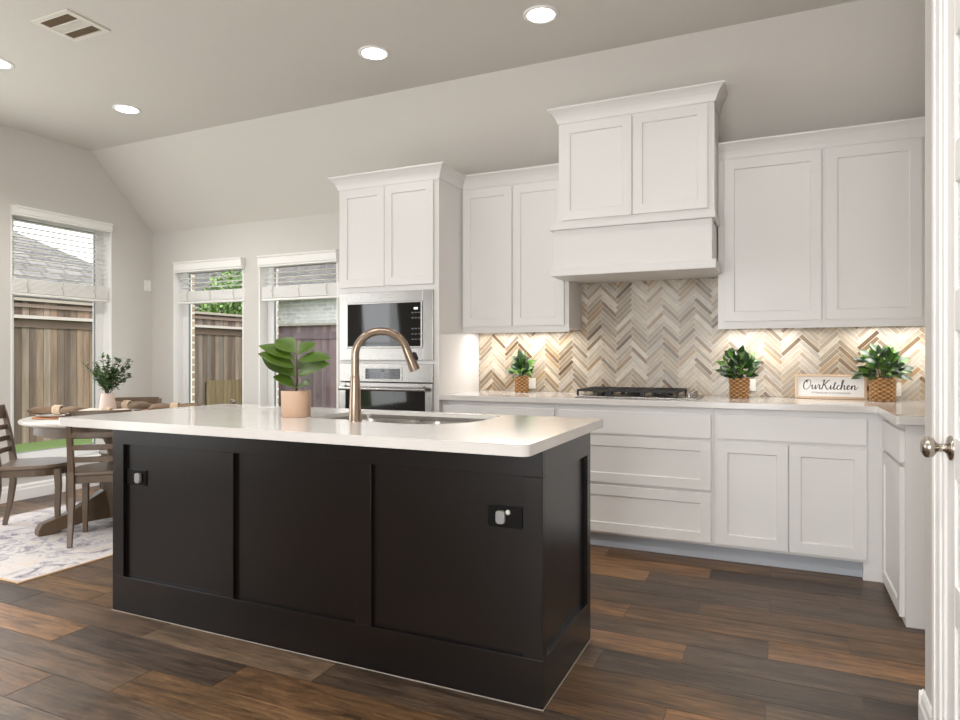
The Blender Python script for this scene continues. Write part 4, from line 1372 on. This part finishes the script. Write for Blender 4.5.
# hand lettering: strokes in units, x right, y up
def smooth_pts(p, n=6):
    out = []
    q = [p[0]] + list(p) + [p[-1]]
    for i in range(1, len(q) - 2):
        for k in range(n):
            t = k / n
            out.append(tuple(0.5 * ((2 * q[i][c]) + (-q[i - 1][c] + q[i + 1][c]) * t + (2 * q[i - 1][c] - 5 * q[i][c] + 4 * q[i + 1][c] - q[i + 2][c]) * t * t
                                    + (-q[i - 1][c] + 3 * q[i][c] - 3 * q[i + 1][c] + q[i + 2][c]) * t ** 3) for c in (0, 1)))
    out.append(p[-1])
    return out
GL = {
 'O': (1.15, [[(0.75, 1.42), (0.45, 1.38), (0.18, 1.05), (0.08, 0.55), (0.22, 0.1), (0.55, 0.0), (0.88, 0.3), (1.02, 0.8), (0.95, 1.25), (0.7, 1.42), (0.45, 1.2), (0.55, 1.0)]]),
 'u': (0.75, [[(0.0, 0.45), (0.12, 0.68), (0.14, 0.3), (0.2, 0.05), (0.36, 0.08), (0.52, 0.4), (0.58, 0.68), (0.56, 0.25), (0.64, 0.03), (0.78, 0.2)]]),
 'r': (0.62, [[(0.0, 0.2), (0.15, 0.55), (0.22, 0.78), (0.25, 0.66), (0.42, 0.64), (0.38, 0.25), (0.46, 0.04), (0.62, 0.2)]]),
 'K': (1.15, [[(0.1, 1.2), (0.25, 1.42), (0.32, 1.3), (0.2, 0.5), (0.08, 0.0)], [(1.05, 1.4), (0.8, 1.25), (0.42, 0.75), (0.28, 0.66), (0.5, 0.62), (0.7, 0.2), (0.88, 0.0), (1.12, 0.2)]]),
 'i': (0.42, [[(0.0, 0.2), (0.14, 0.66), (0.12, 0.25), (0.2, 0.03), (0.42, 0.25)], [(0.18, 0.95), (0.21, 0.98)]]),
 't': (0.48, [[(0.0, 0.25), (0.2, 0.8), (0.26, 1.15), (0.16, 0.5), (0.16, 0.08), (0.28, 0.03), (0.48, 0.25)], [(0.0, 0.82), (0.46, 0.88)]]),
 'c': (0.55, [[(0.44, 0.55), (0.32, 0.68), (0.12, 0.5), (0.08, 0.18), (0.22, 0.02), (0.42, 0.08), (0.56, 0.28)]]),
 'h': (0.78, [[(0.0, 0.25), (0.2, 0.75), (0.32, 1.25), (0.24, 1.45), (0.14, 1.2), (0.1, 0.5), (0.08, 0.0), (0.2, 0.45), (0.4, 0.66), (0.5, 0.5), (0.48, 0.15), (0.58, 0.02), (0.78, 0.22)]]),
 'e': (0.58, [[(0.0, 0.22), (0.25, 0.35), (0.38, 0.55), (0.26, 0.68), (0.1, 0.45), (0.12, 0.12), (0.28, 0.02), (0.58, 0.26)]]),
 'n': (0.95, [[(0.0, 0.3), (0.12, 0.64), (0.1, 0.0), (0.2, 0.4), (0.4, 0.66), (0.52, 0.5), (0.52, 0.12), (0.64, 0.02), (0.95, 0.42)]]),
}
word = 'OurKitchen'
tw_ = sum(GL[c][0] for c in word)
sc_ = (sx1 - sx0 - 2 * fw - 0.062) / tw_
xx = sx0 + fw + 0.030
bz = z0 + 0.058
mb = MB()
for c in word:
    for strokes in GL[c][1]:
        p = smooth_pts(strokes, 5)
        P3 = [Vector((xx + u * sc_ + 0.12 * v * sc_, sy - 0.0004, bz + v * sc_ * 1.02)) for u, v in p]
        rad = []
        for i in range(len(P3)):
            d = P3[min(i + 1, len(P3) - 1)] - P3[max(i - 1, 0)]
            down = abs(d.z) / max(1e-6, d.length)
            rad.append(0.0016 + 0.0020 * (down if d.z < 0 else 0.25 * down))
        mb.tube(P3, rad, 6)
    xx += GL[c][0] * sc_
for i, p in enumerate(mb.v): mb.v[i] = (p[0], (p[1] - sy) * 0.15 + sy, p[2])
mb.xform(tilt); mb.build('lettering', M['ink'], sg)
o_ = Vector(sg.location)
tx = text_obj('small_lettering', "if I had to stir it, it's homemade", 0.0165, Matrix.Translation(-o_) @ tilt @ Matrix.Translation(((sx0 + sx1) / 2 + 0.005, sy - 0.0003, z0 + 0.038)) @ Matrix.Rotation(PI / 2, 4, 'X'), M['ink'], sg, 0.0002)

# fiddle leaf fig on the island
px, py = -1.930, 2.290
fg = thing('potted_fig', 'young fiddle leaf fig in a blush ceramic pot on the island', 'potted plant', (px, py, ZI))
mb = MB(); mb.lathe([(0.060, 0.0004), (0.062, 0.003), (0.0645, 0.112), (0.064, 0.115), (0.060, 0.115), (0.059, 0.10)], (px, py, ZI), 40, cap1=False)
smooth_by_angle(mb.build('pot', M['pot'], fg), 0.8)
mb = MB(); mb.lathe([(0.060, 0.099), (0.001, 0.104)], (px, py, ZI), 24)
mb.build('soil', M['soil'], fg)
mb = MB(); mb.tube([(px, py, ZI + 0.10), (px + 0.004, py, ZI + 0.16), (px + 0.002, py, ZI + 0.21), (px + 0.003, py, ZI + 0.262)], [0.005, 0.0045, 0.004, 0.003], 10)
mb.build('stem', M['stem'], fg, smooth=True)
rgt = Vector((0.910, 0.414, 0)); fwd = Vector((-0.414, 0.910, 0))
# (right, up, toward viewer) start height, length, width of each leaf
# side, up, toward the viewer (as offsets of the tip from the leaf base), base height above the pot rim, width
LV = [(-0.098, 0.062, -0.03, 0.158, 0.074), (0.072, 0.055, -0.04, 0.150, 0.060), (-0.155, 0.062, 0.02, 0.128, 0.060), (0.150, 0.006, 0.03, 0.128, 0.062),
      (-0.140, 0.062, 0.06, 0.092, 0.078), (-0.145, 0.082, 0.01, 0.056, 0.084), (0.145, 0.050, 0.05, 0.058, 0.088), (-0.078, 0.042, 0.05, 0.012, 0.064), (0.068, 0.012, 0.06, 0.012, 0.054),
      (0.045, 0.03, -0.10, 0.085, 0.07)]
for (r_, u_, f_, h_, W_) in LV:
    dv = rgt * r_ - fwd * f_ + Z * u_
    d = dv.normalized()
    b = Vector((px, py, ZI + 0.118 + h_))
    mb = MB(); mb.leaf(b + d * 0.006, (d + Z * 0.14).normalized(), Z - fwd * 0.75, dv.length, W_ * 1.3, 0.16, 0.3, shape=1.35, n=10)
    mb.tube([b, b + d * 0.02], 0.002, 6)
    mb.build('leaf', M['fig'], fg, smooth=True, flip=False)

# ================================================================== DINING NOOK
RUG = (-5.17, -3.60, 2.110, 4.30)
rg = thing('area_rug', 'pale distressed patterned rug under the dining set', 'rug', ((RUG[0] + RUG[1]) / 2, (RUG[2] + RUG[3]) / 2, 0))
box('pile', M['rug'], (RUG[0] + .012, RUG[1] - .012, RUG[2] + .012, RUG[3] - .012, 0.0005, 0.009), rg)
mb = MB()
for b in ((RUG[0], RUG[1], RUG[2], RUG[2] + .012), (RUG[0], RUG[1], RUG[3] - .012, RUG[3]), (RUG[0], RUG[0] + .012, RUG[2] + .012, RUG[3] - .012), (RUG[1] - .012, RUG[1], RUG[2] + .012, RUG[3] - .012)):
    mb.box(b[0], b[1], b[2], b[3], 0.0005, 0.009)
mb.build('binding', M['rugedge'], rg, bevel=0.002)
ZR = 0.0095

TCX, TCY, TR, TZ = -4.30, 3.20, 0.59, 0.762
tb = thing('dining_table', 'round pedestal dining table with pale top and grey-brown base', 'table', (TCX, TCY, ZR))
mb = MB(); mb.lathe([(TR - 0.02, TZ - 0.028), (TR - 0.004, TZ - 0.022), (TR, TZ - 0.012), (TR - 0.004, TZ - 0.003), (TR - 0.012, TZ)], (TCX, TCY, 0), 72)
smooth_by_angle(mb.build('tabletop', M['tabletop'], tb), 0.8)
mb = MB(); mb.lathe([(TR - 0.10, TZ - 0.104), (TR - 0.085, TZ - 0.10), (TR - 0.085, TZ - 0.0285)], (TCX, TCY, 0), 72)
smooth_by_angle(mb.build('apron', M['chair'], tb), 0.8)
mb = MB(); mb.lathe([(0.13, TZ - 0.15), (0.13, TZ - 0.105)], (TCX, TCY, 0), 28)
mb.lathe([(0.075, 0.06), (0.085, 0.14), (0.105, 0.22), (0.105, 0.30), (0.07, 0.36), (0.062, 0.46), (0.075, 0.55), (0.1, TZ - 0.15)], (TCX, TCY, 0), 28)
smooth_by_angle(mb.build('pedestal', M['chair'], tb), 0.8)
for k in range(4):
    a = math.atan2(2.735 - TCY, -4.415 - TCX) + k * PI / 2
    d = Vector((math.cos(a), math.sin(a), 0)); sd = Vector((-d.y, d.x, 0))
    prof = [(0.05, 0.05), (0.05, 0.26), (0.10, 0.255), (0.20, 0.20), (0.32, 0.135), (0.42, 0.105), (0.49, 0.085), (0.51, 0.045), (0.51, ZR + 0.0005), (0.42, ZR + 0.0005), (0.36, 0.028), (0.24, 0.05)]
    mb = MB(); mb.prism(prof, Vector((TCX, TCY, 0)) - sd * 0.036, d, Z, sd, 0.072)
    mb.build('foot', M['chair'], tb, bevel=0.006)

def make_chair():
    """local coordinates: origin on the floor under the seat centre, faces +Y"""
    t = thing('dining_chair', '', 'chair', (0, 0, 0))
    def B(m, nm, mt, bev=0.004, p=t): return m.build(nm, mt, p, bevel=bev)
    zt = 0.455
    # seat: rounded slab, dished edges
    pts = []
    N = 10
    for i in range(N + 1):
        a = PI * i / N
        pts.append((0.215 * math.cos(a), 0.03 + 0.20 * math.sin(a)))
    pts += [(-0.215, 0.0), (-0.195, -0.19), (0.195, -0.19), (0.215, 0.0)]
    m = LMB(); m.prism(pts, (0, 0, zt - 0.024), X, Y, Z, 0.024); B(m, 'seat', M['seat'], 0.008)
    m = LMB()
    ap = [(x * 0.93, y * 0.93) for x, y in pts]
    m.prism(ap, (0, 0, zt - 0.074), X, Y, Z, 0.0495); B(m, 'seat_apron', M['chair'], 0.004)
    for s in (-1, 1):
        m = LMB(); m.bar([(s * 0.165, 0.150, zt - 0.03), (s * 0.167, 0.156, 0.30), (s * 0.168, 0.150, 0.15), (s * 0.170, 0.158, 0.0)], [0.042, 0.038, 0.033, 0.028], [0.042, 0.038, 0.033, 0.028], X)
        B(m, 'front_leg', M['chair'])
        m = LMB(); m.bar([(s * 0.170, -0.235, 0.0), (s * 0.170, -0.205, 0.14), (s * 0.170, -0.185, 0.30), (s * 0.172, -0.185, 0.46), (s * 0.174, -0.205, 0.62), (s * 0.176, -0.235, 0.78), (s * 0.177, -0.25, 0.83)],
                         [0.028, 0.032, 0.036, 0.036, 0.034, 0.03, 0.028], [0.028, 0.034, 0.040, 0.040, 0.034, 0.028, 0.026], X)
        B(m, 'back_post', M['chair'])
    def slat(z, h, nm):
        m = LMB()
        y = -0.185 - 0.13 * max(0, (z - 0.46)) ** 1.0 * 1.25
        P_ = []
        for i in range(9):
            f = i / 8 * 2 - 1
            P_.append((f * 0.172, y - 0.022 * (1 - f * f), z))
        m.bar(P_, 0.016, h, Y)
        B(m, nm, M['chair'], 0.003)
    for z in (0.535, 0.612, 0.689): slat(z, 0.034, 'back_slat')
    slat(0.795, 0.095, 'top_rail')
    return t
ch = make_chair()
def face(o, x, y, dx_, dy_, label):
    o.location = (x, y, ZR)
    o.rotation_euler = (0, 0, math.atan2(dy_, dx_) - PI / 2)
    tag(o, label, 'chair', 'brown ladder-back chairs round the dining table')
c_b = copy_tree(ch); c_c = copy_tree(ch); c_d = copy_tree(ch)
face(ch, -4.635, 2.845, 0.70, 0.72, 'brown ladder-back dining chair cut by the left edge, seat showing before the window')
face(c_b, -4.000, 2.910, -0.685, 0.727, 'brown ladder-back dining chair with its back to the island, leaning against no wall')
c_b['label'] = 'brown ladder-back dining chair beside the island, its slatted back toward us'
face(c_c, -4.64, 3.56, 0.69, -0.72, 'brown ladder-back dining chair on the window side, only its top rail showing past the vase')
face(c_d, -3.95, 3.58, -0.70, -0.72, 'brown ladder-back dining chair on the far side, behind the island countertop')

# place settings
def setting(ang, what, cloth, lab, r=0.37, napoff=(0, 0)):
    c = Vector((TCX + r * math.cos(ang), TCY + r * math.sin(ang), TZ + 0.0005))
    t = thing('charger_plate', 'round woven rattan charger ' + lab, 'charger plate', c, group='rattan chargers on the dining table')
    mb = MB(); mb.lathe([(0.150, 0.0), (0.155, 0.004), (0.15, 0.008), (0.001, 0.006)], c, 40)
    mb.build('woven_disc', M['charger'], t, smooth=True)
    mb = MB(); mb.lathe([(0.07, 0.0085), (0.075, 0.012), (0.125, 0.019), (0.130, 0.022), (0.124, 0.022), (0.074, 0.0155), (0.001, 0.0135)], c, 40)
    pl = mb.build('dinner_plate', M['plate'], None, smooth=True)
    tag(pl, 'white dinner plate ' + lab, 'plate', 'white plates on the dining table')
    n = thing('napkin', ('cream' if cloth == 'napkincream' else 'taupe') + ' napkin in a ring ' + lab, 'napkin', c + Vector((0, 0, 0.0225)), group='linen napkins on the dining table')
    d = Vector((rgt.x, rgt.y, 0)) if what == 0 else Vector((math.cos(what), math.sin(what), 0))
    sd = Vector((-d.y, d.x, 0))
    mb = MB()
    rows, secs = [], 15
    base_ = c + Vector((napoff[0], napoff[1], 0.0225))
    rr = random.Random(int(ang * 100) + 5)
    vs, fs = [], []
    K = 12
    for i in range(secs):
        f = i / (secs - 1) * 2 - 1
        w = 0.022 + 0.050 * abs(f) ** 0.9
        hgt = 0.036 + 0.026 * abs(f) * (1.15 - abs(f)) * 2.4
        for k in range(K):
            a = 2 * PI * k / K
            fold = 1 + 0.22 * math.sin(3 * a + 4 * f + ang) * abs(f)
            vs.append(base_ + d * (f * 0.165 + rr.uniform(-.003, .003)) + sd * math.cos(a) * w * fold + Vector((0, 0, hgt / 2 + math.sin(a) * hgt / 2 * (1 if math.sin(a) < 0 else fold))))
    for i in range(secs - 1):
        for k in range(K): fs.append((i * K + k, i * K + (k + 1) % K, (i + 1) * K + (k + 1) % K, (i + 1) * K + k))
    fs += [tuple(range(K)), tuple((secs - 1) * K + k for k in range(K))]
    mb.add(vs, fs); mb.build('cloth', M[cloth], n, smooth=True)
    mb = MB()
    ringp = [base_ + sd * 0.029 * math.cos(2 * PI * k / 16) + Vector((0, 0, 0.030 + 0.029 * math.sin(2 * PI * k / 16))) for k in range(17)]
    for o_ in (-0.021, -0.007, 0.007, 0.021): mb.tube([p + d * o_ for p in ringp], 0.0075, 8)
    mb.build('napkin_ring', M['ring'], n, smooth=True)
setting(math.atan2(-0.72, -0.70), 0, 'napkin', 'at the table edge nearest the left chair')
setting(math.atan2(-0.727, 0.685), 0.35, 'napkincream', 'by the vase, half hidden by the island countertop')
setting(math.atan2(0.72, -0.69), 0.2, 'napkin', 'at the window side of the table')
setting(math.atan2(0.72, 0.70), 0.5, 'napkin', 'on the far table side right of the vase')

# vase with greenery
vx, vy = -4.475, 3.245
vs_ = thing('flower_vase', 'pale pink tapered vase of leafy green stems on the dining table', 'vase', (vx, vy, TZ))
mb = MB(); mb.lathe([(0.050, 0.0005), (0.060, 0.004), (0.062, 0.02), (0.050, 0.10), (0.043, 0.150), (0.042, 0.156), (0.037, 0.156), (0.038, 0.12)], (vx, vy, TZ), 32, cap1=False)
smooth_by_angle(mb.build('vessel', M['vase'], vs_), 0.9)
rd = random.Random(21)
mbS, mbL = MB(), MB()
for k in range(34):
    a = rd.uniform(0, 2 * PI); sp = rd.uniform(0.03, 0.20); hh = rd.uniform(0.12, 0.31)
    b = Vector((vx, vy, TZ + 0.13)); tp = Vector((vx + math.cos(a) * sp, vy + math.sin(a) * sp, TZ + 0.156 + hh * (1 - sp * 1.3)))
    mid = (b + tp) / 2 + Vector((0, 0, 0.03))
    mbS.tube([b, mid, tp], 0.0016, 6)
    for j in range(11):
        f = 0.3 + 0.7 * j / 10
        p = b * (1 - f) ** 2 + mid * 2 * f * (1 - f) + tp * f * f
        if p.z < TZ + 0.158: continue
        for s in (0, 1):
            d = Vector((rd.uniform(-1, 1), rd.uniform(-1, 1), rd.uniform(-0.2, 0.9))).normalized()
            mbL.leaf(p, d, Z, rd.uniform(0.030, 0.048), rd.uniform(0.020, 0.030), 0.2, 0.15, n=3)
mbS.build('stems', M['stem'], vs_)
mbL.build('foliage', M['euca'], vs_, smooth=True, flip=False)

# ================================================================== OUTDOORS
GZ = -0.02
mb = MB(); mb.box(-40, LX - TH - 0.02, -20, 60, GZ - 0.3, GZ)
mb.box(LX - TH - 0.02, 30, W + TH + 0.12, 60, GZ - 0.3, GZ)
tag(mb.build('lawn', M['grass']), 'green lawn outside the dining windows', 'lawn')
bpy.data.objects['lawn']['kind'] = 'stuff'

# house brick returns outside the back windows
mb = MB()
for (x0, x1) in ((LX - TH, BA[0] + 0.01), (BA[1] - 0.01, BB[0] + 0.01), (BB[1] - 0.01, KX + TH)):
    mb.box(x0, x1, W + TH + 0.002, W + TH + 0.11, GZ, 2.30)
struct(mb.build('wall_brick', M['brick_x']))

def fence(name, label, p0, p1, ztop, zbot, cols, cap=True, rails=()):
    """board fence from p0 to p1 (xy)"""
    p0, p1 = Vector((p0[0], p0[1], 0)), Vector((p1[0], p1[1], 0))
    d = (p1 - p0); Ln = d.length; d.normalize()
    n = Vector((d.y, -d.x, 0))       # toward the house
    t = thing(name, label, 'fence', ((p0.x + p1.x) / 2, (p0.y + p1.y) / 2, zbot))
    rd = random.Random(int(Ln * 100))
    mb = MB()
    k = int(Ln / 0.098)
    for i in range(k):
        c = rd.choice(cols); j = rd.uniform(0.8, 1.2)
        c = tuple(v * j for v in lin(*c)[:3]) + (1,)
        o = p0 + d * (i * Ln / k) + n * rd.uniform(-0.004, 0.004)
        s = rd.uniform(0, 99)
        before = len(mb.f)
        mb.obox(o + Z * zbot, d, Z, n, Ln / k - 0.004, ztop - zbot - 0.02, 0.018, c)
        for q in range(before, len(mb.f)):
            mb.uv[q] = (lambda co, s=s, d=d: (co.dot(d) + s, co.z + s))
    mb.build('board_panel', M['fence'], t)
    mb = MB()
    for (za, zb_, th, cc) in rails:
        cc = lin(*cc)
        mb.obox(p0 + n * 0.02 + Z * za, d, Z, n, Ln, zb_ - za, th, cc)
    if rails: mb.build('rail', M['fence'], t)
    if cap:
        mb = MB(); mb.obox(p0 - n * 0.03 + Z * (ztop - 0.02), d, n, Z, Ln, 0.12, 0.04, lin(150, 140, 128))
        mb.build('cap_board', M['fence'], t)
    return t
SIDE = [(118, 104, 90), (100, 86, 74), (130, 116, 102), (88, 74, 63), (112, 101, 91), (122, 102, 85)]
fence('board_fence', 'sunlit weathered wooden board fence beyond the left window', (-9.6, -3.0), (-9.6, 10.2), 1.985, GZ, SIDE,
      rails=((1.72, 1.765, 0.09, (186, 176, 168)), (1.60, 1.72, 0.02, (112, 93, 80)), (1.88, 1.93, 0.03, (132, 114, 102))))
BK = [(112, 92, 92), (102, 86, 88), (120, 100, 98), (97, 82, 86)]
fence('board_fence', 'shaded purplish-brown board fence behind the two back windows', (-9.5, 10.15), (4.0, 10.15), 1.81, GZ, BK,
      rails=((1.53, 1.66, 0.02, (100, 84, 86)),))

# neighbour houses
nb = thing('neighbour_house', 'pale brick house with dark roof rising over the back fence', 'house', (-5.5, 16.5, GZ))
box('brick_wall', M['brick_y'], (-18.0, 2.0, 14.0, 19.0, GZ, 2.95), nb)
mb = MB()
mb.add([(-18.5, 13.5, 2.9), (2.5, 13.5, 2.9), (2.5, 19.5, 2.9), (-18.5, 19.5, 2.9), (-15.5, 16.5, 5.2), (-1.0, 16.5, 5.2),
        (-18.5, 13.5, 2.76), (2.5, 13.5, 2.76), (2.5, 19.5, 2.76), (-18.5, 19.5, 2.76)],
       [(0, 1, 5, 4), (1, 2, 5), (2, 3, 4, 5), (3, 0, 4), (0, 6, 7, 1), (1, 7, 8, 2), (2, 8, 9, 3), (3, 9, 6, 0), (6, 9, 8, 7)])
mb.build('roof', M['shingle_dark'], nb)

nh = thing('neighbour_house', 'house with a light grey hipped shingle roof above the left fence', 'house', (-19.0, 6.0, GZ))
box('brick_wall', M['brick_x'], (-24.0, -14.0, -2.0, 11.9, GZ, 2.5), nh)
mb = MB()
e0, e1, y0_, y1_ = -13.5, -24.5, -6.0, 12.4
mb.add([(e0, y0_, 2.42), (e0, y1_, 2.42), (e1, y1_, 2.42), (e1, y0_, 2.42), (-19.0, y0_ + 5.5, 5.72), (-19.0, y1_ - 5.5, 5.72),
        (e0, y0_, 2.28), (e0, y1_, 2.28), (e1, y1_, 2.28), (e1, y0_, 2.28)],
       [(0, 1, 5, 4), (1, 2, 5), (2, 3, 4, 5), (3, 0, 4), (0, 6, 7, 1), (1, 7, 8, 2), (2, 8, 9, 3), (3, 9, 6, 0), (6, 9, 8, 7)])
mb.build('roof', M['shingle'], nh)

def tree(label, x, y, h, r, seed, n=1400):
    rd = random.Random(seed)
    t = thing('tree', label, 'tree', (x, y, GZ))
    mb = MB()
    mb.tube([(x, y, GZ), (x + 0.1, y, h * 0.35), (x, y + 0.1, h * 0.7)], [0.16, 0.12, 0.06], 10)
    for k in range(6):
        a = k * 1.05
        mb.tube([(x, y, h * (0.35 + 0.04 * k)), (x + math.cos(a) * r * 0.6, y + math.sin(a) * r * 0.6, h * (0.6 + 0.05 * k))], [0.05, 0.02], 6)
    mb.build('trunk', M['bark'], t)
    mb = MB()
    for k in range(n):
        d = Vector((rd.gauss(0, 1), rd.gauss(0, 1), rd.gauss(0, 1))).normalized() * (rd.random() ** 0.4)
        p = Vector((x, y, h * 0.66)) + Vector((d.x * r, d.y * r, d.z * h * 0.36))
        q = Vector((rd.uniform(-1, 1), rd.uniform(-1, 1), rd.uniform(-1, 1))).normalized()
        mb.leaf(p, q, Z, rd.uniform(0.08, 0.15), rd.uniform(0.05, 0.09), 0.2, 0.1, n=3)
    mb.build('crown', M['treeleaf'], t, flip=False)
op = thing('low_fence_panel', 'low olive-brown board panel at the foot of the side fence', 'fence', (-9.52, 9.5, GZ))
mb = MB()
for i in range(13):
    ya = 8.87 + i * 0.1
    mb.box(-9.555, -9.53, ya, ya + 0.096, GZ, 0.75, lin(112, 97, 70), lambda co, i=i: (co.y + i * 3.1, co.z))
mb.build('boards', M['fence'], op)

tree('leafy green tree above the fence in the window nearest the corner', -12.1, 12.2, 3.3, 0.95, 31, 4200)
